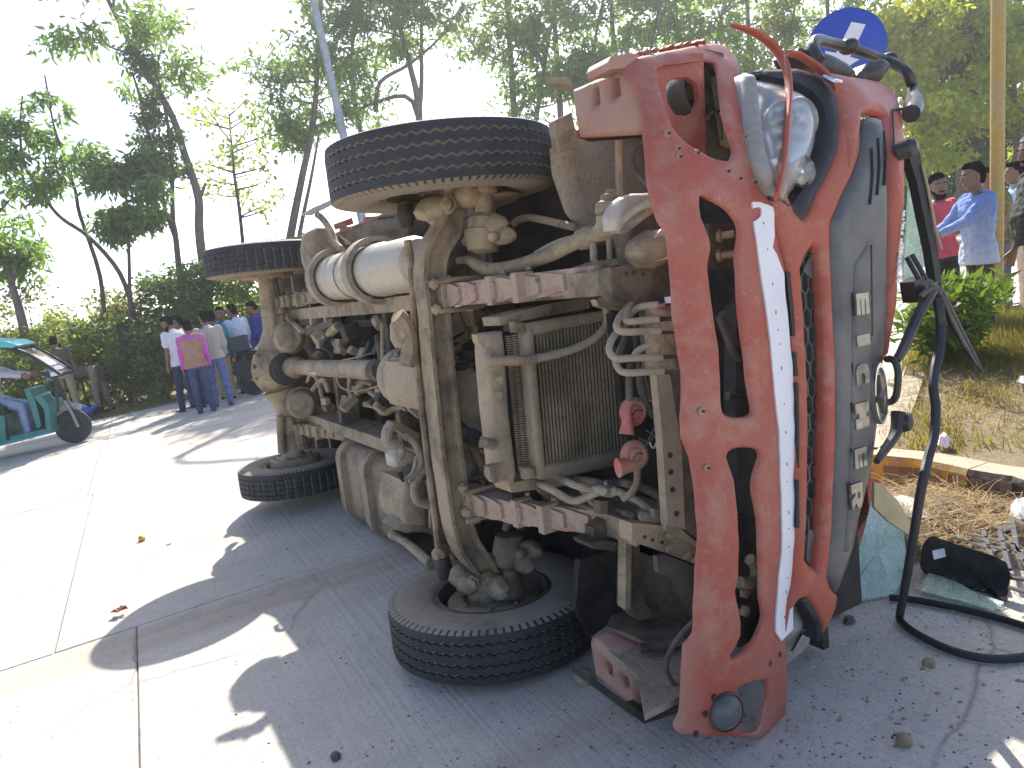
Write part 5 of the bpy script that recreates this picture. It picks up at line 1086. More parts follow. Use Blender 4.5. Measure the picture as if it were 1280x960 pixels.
hd = [(-40, 17.2, 2.6, 2.3, 'shrub', 'broad shrub half hidden behind the three-wheeler roof'), (28, 18.0, 2.4, 2.9, 'dry', 'yellowing tall shrub above the turquoise roof'), (62, 17.4, 2.2, 2.0, 'shrub', 'leafy shrub behind the three-wheeler windscreen'), (105, 17.8, 2.4, 2.3, 'olive', 'olive shrub behind the standing policeman'), (140, 17.2, 2.0, 1.8, 'dark', 'low dark shrub beside the bending policeman'), (165, 18.2, 2.4, 2.6, 'dry', 'sun-flecked yellowish shrub below the grey-green sapling'), (185, 17.0, 1.9, 1.7, 'shrub', 'rounded shrub left of the man in the white polo shirt'), (215, 17.6, 2.4, 2.7, 'dark', 'dark thick shrub behind the man in the white polo shirt'), (250, 18.0, 2.4, 2.9, 'dark', 'dark tall shrub at the foot of the leaning tree'), (285, 17.8, 2.3, 2.8, 'shrub', 'dense shrub behind the group of bystanders'), (325, 18.4, 2.4, 3.0, 'olive', 'shrub seen under the upper rear wheel'), (370, 18.8, 2.4, 3.0, 'shrub', 'shrub hidden behind the rear axle')]
for x, y, w, h, lf, lab in hd: shrub(lab, x, y, w, h, lf, n=46)
lv = Leaves()
for i in range(230):
    x = random.uniform(-80, 480); y = random.uniform(20, 25); b = far(x, 400, y); lv.clump((b.x, y, random.uniform(.1, 2.2)), random.uniform(.5, .8), 70, .16, .05, .2, .8)
tag(lv.build('far_scrub', LEAF['shrub']), kind='stuff')
# leaf litter under the hedge
lv = Leaves()
for i in range(260):
    p = rd(random.uniform(-9, 14), random.uniform(12.6, 15.5)); lv.clump((p.x, p.y, .02), .35, 14, .09, .04, .0, .08)
tag(lv.build('leaf_litter', LEAF['dry']), kind='stuff')
# grass, straw and the leafy plant on the median
def inmed(p): return inpoly([(p.x, p.y)], mo)[0]
lv = Leaves(); cnt = 0
GRASS = leafmat('dry_grass', (.20, .19, .065), .4)
for i in range(2600):
    x, y = random.uniform(1118, 1330), random.uniform(392, 560); dens = 1 if y < 462 else .10+.45*(noise.noise(Vector((x*.02, y*.03, 0))) > .25)
    if random.random() > dens: continue
    p = gnd(x, y, KZ)
    if not inmed(p): continue
    n = 16 if y < 462 else 8; a = rng.random(n)*6.28; b = np.array([p.x, p.y, KZ-.03])+rng.normal(size=(n, 3))*np.array([.05, .05, 0]); h = rng.uniform(.05, .17 if y < 455 else .09, n)
    u = np.stack([np.cos(a)*.5, np.sin(a)*.5, np.ones(n)], 1)*h[:, None]; v = np.stack([-np.sin(a), np.cos(a), 0*a], 1)*.004
    lv.P.append(np.stack([b-v, b+v, b+u*.6+v*.8, b+u], 1))
tag(lv.build('grass', GRASS), kind='stuff')
p = gnd(1192, 452, KZ); root = thing('leafy_plant', 'bright green leafy plant on the median in front of the standing men', 'plant', (p.x, p.y, KZ-.02)); lv = Leaves(); st = MB()
for k in range(40):
    a = random.uniform(0, 6.28); e = Vector((math.cos(a)*random.uniform(.05, .40), math.sin(a)*random.uniform(.05, .40), random.uniform(.25, .62))); st.tube([(e.x*.2, e.y*.2, 0), e*.6+Vector((0, 0, .05)), e], [.006, .005, .003], 4)
    lv.clump(e, .15, 34, .13, .018, -.5, .9); lv.clump(e*.6, .14, 18, .13, .018, -.3, .9)
st.build('stem', LEAF['olive'], root); lv.build('foliage', leafmat('glossy_green_leaf', (.10, .17, .035), .45), root)
STRAWM = plain('straw', (.30, .205, .09), .85, var=.6, scale=20)
def straw(name, n, area, z0, lift, L=(.06, .28)):
    m = MB()
    for i in range(n):
        x, y = area(); p = gnd(x, y, 0); p.z = z0+random.random()**2*lift; a = random.uniform(0, 6.28); l = random.uniform(*L); d = Vector((math.cos(a), math.sin(a), random.gauss(0, .18)))*l; w = Vector((-math.sin(a), math.cos(a), 0))*random.uniform(.0007, .0020); q = p+d*.5+Vector((0, 0, random.uniform(-.01, .03))); e = p+d
        if q.z < .004: q.z = .01
        if e.z < .004: e.z = .008
        m.add([p-w, p+w, q+w, q-w, e], [(0, 1, 2, 3), (3, 2, 4)])
    return tag(m.build(name, STRAWM), kind='stuff')
m = MB(); vs = []; fs = []; hc = gnd(1205, 645); G = 26
for j in range(G+1):
    for i in range(G+1):
        u, v = (i/G-.5)*1.5, (j/G-.5)*.62; e = max(0, 1-(u/.75)**2)*max(0, 1-(v/.31)**2); p = Vector((hc.x, hc.y))+Vector((u*.92+v*.35, u*.30-v*.94)); vs.append((p.x, p.y, -.012+.10*e*(.55+.6*noise.noise(Vector((u*5, v*5, 2))))+.02*noise.noise(Vector((u*22, v*22, 5)))*e))
for j in range(G):
    for i in range(G): a = j*(G+1)+i; fs.append((a, a+1, a+G+2, a+G+1))
m.add(vs, fs, 0, False); tag(m.build('soil_heap', dirty('dark_debris_soil', (.055, .038, .022), (.16, .11, .06), .4, scale=12, bump=1.0, fine=50)), kind='stuff')
straw('straw_heap', 5200, lambda: (random.gauss(1195, 52), random.gauss(648, 20)), .005, .07)
straw('scattered_straw', 1500, lambda: (random.uniform(1110, 1330), random.gauss(665, 40)), .004, .02, (.03, .16))
straw('median_straw', 1400, lambda: (random.uniform(1105, 1330), random.gauss(525, 28)), KZ, .03, (.05, .3))
# ================================================================== people
_clm = {}
def cloth(name, c, var=.18, scale=14, rough=.9):
    if name not in _clm: _clm[name] = plain(name, c, rough, 0, var, scale, .35, 45)
    return _clm[name]
SKIN = plain('brown_skin', (.22, .115, .07), .55, 0, .1, 8, .03); HAIR = plain('black_hair', (.004, .0035, .003), 1.0, 0, .4, 40, .4); HAIR.node_tree.nodes['Principled BSDF'].inputs['Specular IOR Level'].default_value = .0; GREYH = plain('greying_hair', (.10, .095, .09), .6, 0, .5, 60, .4); EYEM = plain('dark_eye', (.01, .008, .008), .2); WEYE = plain('eye_white', (.22, .19, .16), .4)
def remesh(m, name, mat, parent, vox, wr=0.0, it=3):
    o = m.build('tmp', mat); md = o.modifiers.new('r', 'REMESH'); md.mode = 'VOXEL'; md.voxel_size = vox; md.use_smooth_shade = True
    ms = o.modifiers.new('s', 'SMOOTH'); ms.factor = .5; ms.iterations = it
    dg = bpy.context.evaluated_depsgraph_get(); me = bpy.data.meshes.new_from_object(o.evaluated_get(dg)); old = o.data
    bpy.data.objects.remove(o); bpy.data.meshes.remove(old)
    if wr:
        n = len(me.vertices); co = np.empty(n*3, np.float32); me.vertices.foreach_get('co', co); co = co.reshape(-1, 3); no = np.empty(n*3, np.float32); me.vertices.foreach_get('normal', no); no = no.reshape(-1, 3)
        sd = random.uniform(0, 50); w = np.array([noise.noise(Vector((x*9+sd, y*9, z*16)))+.6*noise.noise(Vector((x*22, y*22+sd, z*34))) for x, y, z in co]); co += no*(wr*w)[:, None]; me.vertices.foreach_set('co', co.ravel())
    me.name = name; me.polygons.foreach_set('use_smooth', [True]*len(me.polygons)); me.update()
    p = link(bpy.data.objects.new(name, me)); p.parent = parent; return p
def cap(m, a, b, ra, rb, n=10):
    a, b = Vector(a), Vector(b); d = b-a; L = d.length; d = d/L if L > 1e-6 else Vector((0, 0, 1)); pr = []
    for k in range(5): t = math.pi/2*(k/4); pr.append((max(.0008, ra*math.sin(t)), -ra*math.cos(t)))
    for k in range(1, 6): t = math.pi/2*(1-k/5); pr.append((max(.0008, rb*math.sin(t)), L+rb*math.cos(t)))
    m.lathe(a, d, pr, n, cap=True)
def sect(m, secs, n=16):
    """closed body of elliptical sections: (centre, half depth, half width, forward axis, side axis)"""
    vs = []; fs = []
    for c, rx, ry, fx, sy in secs:
        for k in range(n): a = 2*math.pi*k/n; vs.append(Vector(c)+fx*(math.copysign(abs(math.cos(a))**.85, math.cos(a))*rx)+sy*(math.copysign(abs(math.sin(a))**.85, math.sin(a))*ry))
    for i in range(len(secs)-1):
        for k in range(n): a = i*n+k; b = i*n+(k+1) % n; fs.append((a, b, b+n, a+n))
    fs += [tuple(range(n-1, -1, -1)), tuple((len(secs)-1)*n+k for k in range(n))]; m.add(vs, fs, 0, True)
def person(label, loc, yaw, H=1.68, top='shirt', topc=None, sleeve='long', legc=None, hem=.80, hair=HAIR, beard=None, lean=0, side=0, arms=((5, 8, 12, 0), (5, 8, 12, 0)), legs=((4, 3, 2), (-4, 3, 2)), head=(0, 0), belly=0.0, fat=1.0, shoes=(.03, .025, .022), vest=None, belt=None, hipz=None, group=None, vox=.011, lie=None, legname='trousers', cap_=None, glasses=False, scarf=None):
    s = H/1.70; root = thing('person', label, 'person', loc, R(yaw), group)
    if lie: root.rotation_euler = lie
    Xa, Ya, Za = Vector((1, 0, 0)), Vector((0, 1, 0)), Vector((0, 0, 1)); rotY = lambda a: Matrix.Rotation(R(a), 3, 'Y'); rotX = lambda a: Matrix.Rotation(R(a), 3, 'X'); rotZ = lambda a: Matrix.Rotation(R(a), 3, 'Z')
    T = rotX(side)@rotY(lean); hz = .88*s if hipz is None else hipz; hip = Vector((0, 0, hz)); tp = lambda x, y, z: hip+T@Vector((x*s, y*s, (z-.88)*s))
    f, sd = T@Xa, T@Ya; b = MB(); sh = MB(); tr = MB(); ft = MB(); fk = fat
    # legs
    for i, q in enumerate((1, -1)):
        fl, ab, kn = legs[i]; h = hip+Vector((0, q*.088*s, -.02*s)); d = rotX(q*ab)@rotY(-fl)@Vector((0, 0, -1)); k = h+d*.43*s; d2 = rotX(q*ab*.5)@rotY(-fl+kn)@Vector((0, 0, -1)); a = k+d2*.40*s
        cap(b, h, k, .070*s, .050*s); cap(b, k, a, .048*s, .034*s)
        cap(tr, h+Vector((0, 0, .02)), k, .086*s*fk, .070*s); cap(tr, k, a+d2*.015, .069*s, .058*s)
        fx = Vector((d2.x*0+1, 0, 0)); fx = (rotY(-fl+kn)@Xa); fx.z = min(fx.z, .15) if hipz is None else fx.z; fx.normalize()
        a2 = a+d2*.035*s; cap(ft, a2-fx*.045*s, a2+fx*.16*s-Vector((0, 0, .015)), .042*s, .034*s); cap(b, a, a2+fx*.10*s, .030*s, .022*s)
    # trunk
    sx = [(.80, .085, .135), (.90, .105, .155), (1.02, .092+belly*.5, .135+belly*.3), (1.15, .105+belly*.4, .148+belly*.2), (1.28, .115, .168), (1.37, .098, .178), (1.42, .070, .130), (1.455, .052, .065)]
    sect(b, [(tp(.0+(belly*.4 if 1 < z < 1.2 else 0), 0, z), rx*s*.92, ry*s*.92*fk, f, sd) for z, rx, ry in sx])
    sect(tr, [(tp(0, 0, z), (rx+.020)*s, (ry+.022)*s*fk, f, sd) for z, rx, ry in [(.80, .075, .125), (.86, .10, .15), (.94, .092, .140), (.975, .080, .122)]])
    e = .024
    ss = [(z, rx, ry) for z, rx, ry in sx if z > hem+.03 and z < 1.44]; ss = [(hem, (.115 if hem < .95 else .10)+belly*.3, (.165 if hem < .95 else .145)+belly*.2)]+ss
    sect(sh, [(tp((belly*.4 if 1 < z < 1.2 else 0), 0, z), (rx+e+(.010 if z < .96 else 0))*s, (ry+e+(.012 if z < .96 else 0))*s*fk, f, sd) for z, rx, ry in ss])
    cap(sh, tp(-.012, 0, 1.385), tp(-.016, 0, 1.415), .085*s, .070*s)
    cap(b, tp(-.005, 0, 1.42), tp(.012, 0, 1.53), .056*s, .052*s)
    # arms and hands
    for i, q in enumerate((1, -1)):
        fl, ab, el, inn = arms[i]; S0 = tp(0, q*.175*fk, 1.385); d = T@(rotX(q*ab)@rotY(-fl)@Vector((0, 0, -1))); E0 = S0+d*.285*s
        d2 = T@(rotZ(-q*inn)@rotX(q*ab)@rotY(-fl-el)@Vector((0, 0, -1))); W0 = E0+d2*.245*s
        cap(b, S0, E0, .048*s, .038*s); cap(b, E0, W0, .037*s, .025*s)
        if sleeve == 'long': cap(sh, S0, E0, .068*s, .056*s); cap(sh, E0, W0-d2*.01, .055*s, .042*s)
        elif sleeve == 'roll': cap(sh, S0, E0, .068*s, .058*s); cap(sh, E0, E0+d2*.10*s, .056*s, .052*s)
        else: cap(sh, S0, S0+d*.17*s, .070*s, .066*s)
        bend = (T@Ya)*(-q); side_ = d2.cross(bend).normalized(); pm = W0+d2*.075*s; sect(b, [(W0-d2*.01, .018*s, .024*s, bend, side_), (W0+d2*.03*s, .017*s, .034*s, bend, side_), (pm, .015*s, .041*s, bend, side_), (pm+d2*.02*s, .011*s, .039*s, bend, side_)], 10)
        for j in range(4):
            o = pm+side_*(.030-.020*j)*s; l = (.036, .042, .039, .030)[j]*s; c1 = o+d2*l+bend*.006; c2 = c1+(d2*.75+bend*.6).normalized()*l*.85
            cap(b, o, c1, .0098*s, .0090*s, 8); cap(b, c1, c2, .0090*s, .0075*s, 8)
        t0 = W0+d2*.035*s+side_*.03*s; t1 = t0+(d2*.7+side_*.6+bend*.3).normalized()*.042*s; cap(b, t0, t1, .0125*s, .0105*s, 8); cap(b, t1, t1+(d2*.9+side_*.15+bend*.25).normalized()*.030*s, .0105*s, .008*s, 8)
    # head
    hy, hp = head; Hd = T@rotZ(hy)@rotY(hp); C = tp(.02, 0, 1.52)+Hd@Vector((.012*s, 0, .075*s)); hv = lambda x, y, z: C+Hd@Vector((x*s, y*s, z*s)); hx, hs = Hd@Xa, Hd@Ya
    sect(b, [(hv(.045, 0, -.122), .014*s, .018*s, hx, hs), (hv(.035, 0, -.108), .042*s, .040*s, hx, hs), (hv(.020, 0, -.07), .074*s, .058*s, hx, hs), (hv(.004, 0, -.02), .092*s, .070*s, hx, hs), (hv(-.002, 0, .03), .096*s, .074*s, hx, hs), (hv(-.006, 0, .075), .084*s, .066*s, hx, hs), (hv(-.01, 0, .105), .050*s, .042*s, hx, hs), (hv(-.01, 0, .114), .01*s, .01*s, hx, hs)], 18)
    cap(b, hv(.093, 0, .012), hv(.112, 0, -.030), .009*s, .014*s); cap(b, hv(.086, 0, -.064), hv(.088, 0, -.070), .016*s, .016*s); cap(b, hv(.07, .03, .032), hv(.07, -.03, .032), .022*s, .022*s)
    for q in (1, -1): cap(b, hv(-.005, q*.072, .012), hv(-.012, q*.078, -.025), .017*s, .011*s)
    if top in ('shirt', 'polo_shirt', 'uniform_shirt', 'jacket'): sect(sh, [(tp(-.010, 0, 1.425), .078*s, .086*s, f, sd), (tp(-.014, 0, 1.452), .066*s, .074*s, f, sd)])
    remesh(b, 'body', SKIN, root, vox*.85, 0, 2)
    remesh(sh, top, topc, root, vox, .010)
    remesh(tr, legname, legc, root, vox, .009)
    remesh(ft, 'shoes', cloth('shoe_%d' % int(shoes[0]*1000), shoes), root, vox)
    hr = MB(); sect(hr, [(hv(-.058, 0, -.070), .034*s, .050*s, hx, hs), (hv(-.052, 0, -.020), .054*s, .074*s, hx, hs), (hv(-.042, 0, .025), .066*s, .081*s, hx, hs), (hv(-.024, 0, .062), .086*s, .080*s, hx, hs), (hv(-.010, 0, .095), .090*s, .070*s, hx, hs), (hv(-.004, 0, .122), .068*s, .052*s, hx, hs), (hv(-.006, 0, .138), .03*s, .025*s, hx, hs)], 16)
    for k in range(16): a = random.uniform(0, 6.28); t_ = random.uniform(.2, 1); cap(hr, hv(-.01+.06*math.cos(a), .052*math.sin(a), .10), hv(-.005+.078*math.cos(a)*t_, .066*math.sin(a)*t_, .118+.012*t_), .020*s, .010*s, 6)
    hr_o = remesh(hr, 'hair', hair, root, vox*.7, .009, 1)
    if beard:
        bd = MB(); sect(bd, [(hv(.050, 0, -.145), .016*s, .026*s, hx, hs), (hv(.044, 0, -.118), .046*s, .048*s, hx, hs), (hv(.024, 0, -.085), .068*s, .063*s, hx, hs), (hv(.005, 0, -.05), .058*s, .073*s, hx, hs)], 14); cap(bd, hv(.096, .024, -.052), hv(.096, -.024, -.052), .010*s, .010*s, 6); remesh(bd, 'beard', beard, root, vox*.8, .003, 1)
    for q in (1, -1):
        MB().blob(hv(.086, q*.031, .010), (.009*s, .014*s, .008*s), n=2).build('eye', WEYE, root); MB().blob(hv(.092, q*.031, .010), (.005*s, .006*s, .006*s), n=1).build('pupil', EYEM, root)
        MB().tube([hv(.089, q*.012, .030), hv(.093, q*.032, .036), hv(.082, q*.052, .030)], .0048*s, 5).build('eyebrow', HAIR, root)
    MB().tube([hv(.088, .024, -.069), hv(.099, 0, -.067), hv(.088, -.024, -.069)], .0045*s, 6).build('mouth', cloth('lip', (.16, .06, .05)), root)
    if glasses:
        for q in (1, -1): MB().tube([hv(.10+.0*k, q*.032+.022*math.cos(k*.785), .010+.018*math.sin(k*.785)) for k in range(9)], .002*s, 5).build('spectacles', EYEM, root)
    if vest:
        v = MB(); sect(v, [(tp(0, 0, z), (rx+e+.018)*s, (ry+e+.018)*s*fk, f, sd) for z, rx, ry in [(.86, .115, .165), (.95, .105, .155)]+[q for q in sx if .98 < q[0] < 1.40]]); cap(v, tp(-.01, .11, 1.40), tp(-.01, -.11, 1.40), .07*s, .07*s); remesh(v, 'waistcoat', vest, root, vox, .006)
    if belt:
        v = MB(); sect(v, [(tp(0, 0, z), .131*s, .176*s*fk, f, sd) for z in (.965, 1.0)]); v.build('belt', belt, root)
    if scarf: sc_ = MB(); sect(sc_, [(tp(.01, 0, 1.42), .085*s, .09*s, f, sd), (tp(.01, 0, 1.47), .08*s, .08*s, f, sd)]); remesh(sc_, 'scarf', scarf, root, vox, .006)
    return root
BY = 'bystanders at the roadside on the left'; BR = 'bystanders behind the cab on the right'
jean = cloth('blue_denim', (.055, .085, .19), .35); djean = cloth('dark_denim', (.022, .034, .085), .3); khaki = cloth('khaki_cotton', (.44, .34, .20)); brown = cloth('brown_uniform', (.13, .095, .062)); white = cloth('white_cotton', (.74, .74, .75), .06); blackc = cloth('black_cotton', (.018, .018, .02)); beige = cloth('beige_cotton', (.44, .36, .26))
g = lambda x, y: gnd(x, y)
def atd(x, py, d): q = far(x, py, d); return Vector((q.x, d, 0))
person('person in a white polo shirt and dark jeans looking down to the left', g(241, 512), 150, 1.70, 'polo_shirt', white, 'short', djean, .82, beard=HAIR, arms=((4, 6, 10, 0), (12, 10, 18, 0)), legs=((8, 4, 3), (-6, 4, 4)), head=(25, 18), lean=5, group=BY)
person('person in pale blue standing half hidden behind the white polo shirt', atd(233, 440, 14.0), 170, 1.68, 'shirt', cloth('pale_blue_cotton', (.42, .52, .72)), 'short', jean, .84, head=(10, 10), group=BY)
person('person in a tan waistcoat over a bright pink shirt seen from behind', g(259, 515), 110, 1.56, 'shirt', cloth('magenta_shirt', (.62, .10, .50)), 'long', cloth('navy_trousers', (.055, .075, .15)), .84, vest=cloth('tan_waistcoat', (.42, .235, .15)), arms=((0, 6, 14, 0), (0, 6, 10, 0)), legs=((2, 2, 2), (-2, 3, 2)), shoes=(.12, .05, .035), head=(10, 5), group=BY)
person('person in a cream sweater and faded blue jeans seen from behind', g(281, 507), 105, 1.66, 'sweater', cloth('cream_sweater', (.52, .46, .37), .1, 30), 'long', cloth('faded_denim', (.13, .19, .36), .4), .86, arms=((20, 8, 40, 20), (10, 8, 30, 20)), legs=((6, 5, 2), (-7, 4, 4)), head=(35, 5), shoes=(.10, .06, .045), fat=1.05, group=BY)
person('person in a teal shirt and beige trousers behind the cream sweater', g(287, 498), 100, 1.66, 'shirt', cloth('teal_shirt', (.02, .25, .27)), 'long', beige, .82, legs=((10, 4, 2), (-8, 3, 4)), head=(20, 0), group=BY)
person('person in an open blue jacket facing the camera among the bystanders', atd(286, 440, 15.5), -80, 1.72, 'jacket', cloth('blue_jacket', (.035, .11, .42)), 'long', cloth('black_trousers', (.02, .02, .024)), .84, arms=((30, 6, 60, 25), (20, 8, 55, 25)), head=(10, 8), group=BY)
person('person in a white long-sleeved shirt and dark trousers beside the motorcycle', atd(303, 440, 14.9), 140, 1.72, 'shirt', cloth('bluish_white_shirt', (.60, .66, .76), .08), 'roll', cloth('dark_trousers', (.03, .032, .045)), .83, arms=((16, 8, 30, 0), (4, 14, 14, 0)), legs=((4, 4, 2), (-6, 4, 3)), head=(20, 4), group=BY)
person('person in a royal blue pullover next to the upper rear wheel', atd(331, 440, 15.3), 170, 1.72, 'pullover', cloth('royal_blue_pullover', (.025, .05, .24)), 'long', cloth('black_trousers', (.02, .02, .024)), .84, head=(10, 22), group=BY)
PG = 'policemen helping at the roadside'
person('policeman in a dark brown shirt and khaki trousers seen from behind', g(93, 521), 105, 1.76, 'uniform_shirt', brown, 'short', khaki, .95, belt=cloth('red_belt', (.25, .08, .04)), arms=((10, 5, 10, 0), (2, 10, 8, 0)), legs=((3, 5, 2), (-3, 4, 2)), lean=12, side=-6, head=(0, 20), shoes=(.05, .03, .02), fat=1.06, group=PG)
person('policeman in khaki trousers bending down over the person on the ground', g(132, 513), 175, 1.72, 'uniform_shirt', brown, 'short', cloth('grey_khaki', (.27, .215, .15)), .95, belt=cloth('red_belt', (.25, .08, .04)), arms=((82, 6, 10, 0), (84, 6, 6, 0)), legs=((4, 5, 2), (-3, 4, 2)), lean=88, head=(0, 20), fat=1.05, group=PG)
person('person lying on the ground beside the bending policeman', gnd(121, 515)+Vector((0, 0, .12)), 0, 1.66, 'shirt', cloth('blue_shirt', (.10, .16, .50)), 'long', cloth('dark_trousers', (.03, .032, .045)), .80, lie=(0, R(-90), R(100)), arms=((10, 20, 25, 0), (5, 15, 10, 0)))
person('person in a pale shirt standing behind the three-wheeler windscreen', atd(60, 450, 17.0), 20, 1.62, 'shirt', cloth('pale_blue_cotton', (.42, .52, .72)), 'long', cloth('dark_trousers', (.03, .032, .045)), .82, lean=18, head=(0, 10), group=BY)
# right-hand side
t = NT('dyed_shirt'); sp_ = t.n('ShaderNodeSeparateXYZ'); t.l(t.tc(), sp_.inputs[0]); n1 = t.noise(15, 8, .8); fz = t.math('ADD', t.math('MULTIPLY', sp_.outputs['Z'], 1.6), t.math('MULTIPLY', n1, 1.6))
t.set(Base_Color=t.ramp(fz, [(.0, (.60, .62, .68))] ), Roughness=.9)
cr = [n for n in t.t.nodes if n.type == 'VALTORGB'][0]; cr.color_ramp.elements[0].position = .0
mr = t.n('ShaderNodeMapRange'); mr.inputs['From Min'].default_value = 2.05; mr.inputs['From Max'].default_value = 3.15; t.l(fz, mr.inputs['Value']); t.l(t.ramp(mr.outputs['Result'], [(.0, (.58, .60, .66)), (.35, (.36, .43, .58)), (.7, (.20, .30, .58)), (1, (.12, .21, .50))]), t.b.inputs['Base Color']); t.bump(n1, .3, .02); DYED = t.m
person('young person in a blue and white dyed shirt reaching out an arm', atd(1222, 300, 7.15), 178, 1.68, 'shirt', DYED, 'long', cloth('olive_trousers', (.055, .052, .032)), .78, arms=((48, 6, 22, 6), (38, 10, 30, 10)), legs=((4, 3, 2), (-5, 4, 3)), head=(0, 4), side=0, lean=-3, group=BR, vox=.008)
person('bearded person in a coral red polo shirt behind the hanging wiper', atd(1176, 300, 8.0), -75, 1.66, 'polo_shirt', cloth('coral_red_polo', (.62, .085, .12)), 'short', blackc, .84, beard=HAIR, arms=((26, 8, 74, 42), (22, 14, 66, 40)), head=(-24, 6), group=BR, vox=.008)
person('person in an olive patterned shirt mostly hidden by the blue dyed shirt', atd(1250, 300, 8.3), 165, 1.64, 'shirt', plain('olive_print', (.17, .155, .06), .9, 0, .6, 22), 'short', cloth('grey_denim', (.13, .14, .18)), .86, head=(0, 0), group=BR, vox=.009)
person('person with spectacles in a pale blue kurta and peach cloth behind the yellow pole', atd(1278, 300, 9.0), 150, 1.66, 'kurta', cloth('sky_blue_kurta', (.33, .50, .66)), 'long', cloth('peach_cloth', (.62, .46, .34)), .80, glasses=True, scarf=cloth('grey_scarf', (.35, .35, .36)), head=(10, 0), legname='wrap_cloth', legs=((2, 6, 0), (-2, 6, 0)), fat=1.15, group=BR, vox=.009)
person('stout bearded person in a black shirt and off-white trousers at the right edge', atd(1306, 300, 6.0), 170, 1.78, 'shirt', cloth('black_shirt', (.022, .023, .020)), 'short', cloth('offwhite_trousers', (.62, .58, .55)), .92, beard=HAIR, hair=GREYH, belly=.09, fat=1.12, arms=((6, 10, 20, 10), (0, 10, 20, 10)), head=(8, 4), group=BR, vox=.008)
# ================================================================== electric three-wheeler with its driver
rk = gnd(97, 553); RZ = R(12)
rik = thing('three_wheeler', 'turquoise open electric three-wheeler entering from the left edge', 'rickshaw', rk, RZ)
ri = Matrix.Rotation(-RZ, 3, 'Z'); nrm_ = Matrix.Rotation(RZ, 3, 'Z')@Vector((0, 1, 0))
def K(px, py, v=0.0):                                   # onto the vehicle's own side plane, v metres towards the far side
    r = Vector(Wm@np.array([(px-640)/FPX, (py-480)/FPX, 1.0])); o = Vector((0, 0, CAMH)); pl = rk+nrm_*v; s_ = (pl-o).dot(nrm_)/r.dot(nrm_); return ri@(o+r*s_-rk)
TQ = dirty('turquoise_paint', (.012, .25, .23), (.10, .22, .19), .2, rough=.45, scale=6, bump=.1); TQL = plain('light_turquoise_roof', (.09, .50, .52), .45, 0, .1); DK = plain('black_steel', (.02, .02, .022), .5); RB = plain('worn_tyre', (.045, .045, .046), .8, 0, .3); GREYM = plain('grey_metal', (.32, .32, .33), .4, .6)
def kplate(name, mat, pts, v0, v1):
    a = [K(x, y)+Vector((0, v0, 0)) for x, y in pts]; b = [Vector((p.x, p.y+(v1-v0), p.z)) for p in a]; n = len(a); fs = [tuple(range(n)), tuple(range(2*n-1, n-1, -1))]+[(i, (i+1) % n, (i+1) % n+n, i+n) for i in range(n)]
    return MB().add(a+b, fs).build(name, mat, rik)
c = Vector((0, .0, .262)); m = MB(); pr = [(.13, -.035), (.17, -.05), (.21, -.055), (.245, -.045), (.262, -.025), (.264, 0), (.262, .025), (.245, .045), (.21, .055), (.17, .05), (.13, .035)]
m.lathe(c, (0, 1, 0), pr, 32, cap=False); wh = m.build('front_wheel', RB, rik)
m = MB(); m.lathe(c, (0, 1, 0), [(.14, -.04), (.135, -.02), (.10, -.012), (.06, -.03), (.05, -.05), (.02, -.055)], 20, cap=True); m.build('rim', DK, wh)
for k in range(6): a = k*1.047; MB().lathe(c+Vector((.105*math.cos(a), -.018, .105*math.sin(a))), (0, -1, 0), [(.014, 0), (.014, .012)], 6).build('wheel_bolt', GREYM, wh)
for v in (-.08, .08): MB().tube([K(100, 533, 0)+Vector((0, v, 0)), K(92, 516)+Vector((0, v, 0)), K(82, 500)+Vector((0, v, 0))], .026, 8).build('fork', GREYM, rik)
MB().tube([K(82, 500), K(74, 482), K(66, 465)], .03, 8).build('steering_column', DK, rik)
m = MB(); m.tube([K(66, 466)+Vector((0, -.34, .02)), K(66, 466)+Vector((0, -.2, .05)), K(66, 466), K(66, 466)+Vector((0, .2, .05)), K(66, 466)+Vector((0, .34, .02))], .014, 8); m.build('handlebar', DK, rik)
MB().blob(K(72, 490), (.09, .11, .09), n=2).build('headlamp', DK, rik)
m = MB(); pts_ = [c+Vector((.31*math.cos(a), 0, .31*math.sin(a))) for a in [R(q) for q in (55, 70, 85, 100, 115, 130)]]
m.tube(pts_, .05, 6, flat=(.2, 1.3)); m.build('mudguard', GREYM, rik)
kplate('leg_shield', TQ, [(52,492),(61,492),(70,502),(74,535),(68,536),(65,508)], -.34, .34)
kplate('leg_shield', TQ, [(40,484),(46,484),(54,498),(61,528),(56,532),(48,505)], -.32, .32)
kplate('inner_panel', plain('dark_turquoise', (.008, .10, .10), .5), [(22,488),(40,486),(52,510),(56,532),(36,536),(30,505)], .30, .34)
kplate('floor', TQ, [(-40,552),(0,545),(30,540),(75,530),(75,537),(30,548),(0,555),(-40,563)], -.32, .32)
kplate('floor_trim', plain('bright_turquoise', (.03, .32, .38), .4), [(-40,556),(0,551),(75,535),(75,537),(0,554),(-40,560)], -.33, -.32)
kplate('seat_box', TQ, [(-50,520),(0,515),(18,515),(20,545),(-50,556)], -.38, .32)
kplate('seat', DK, [(-50,512),(0,506),(15,506),(16,514),(-50,522)], -.31, .32)
MB().tube([(K(-10, 553)+Vector((0, -.32, 0))), (K(2, 520)+Vector((0, -.32, 0))), (K(-2, 500)+Vector((0, -.32, 0))), (K(4, 497)+Vector((0, -.32, 0))), (K(12, 503)+Vector((0, -.32, 0))), (K(16, 514)+Vector((0, -.32, 0))), (K(22, 545)+Vector((0, -.32, 0)))], .022, 8, sub=3).build('side_rail', DK, rik)
MB().tube([(K(2, 513)+Vector((0, -.32, 0))), (K(20, 511)+Vector((0, -.32, 0)))], .018, 8).build('side_rail', DK, rik)
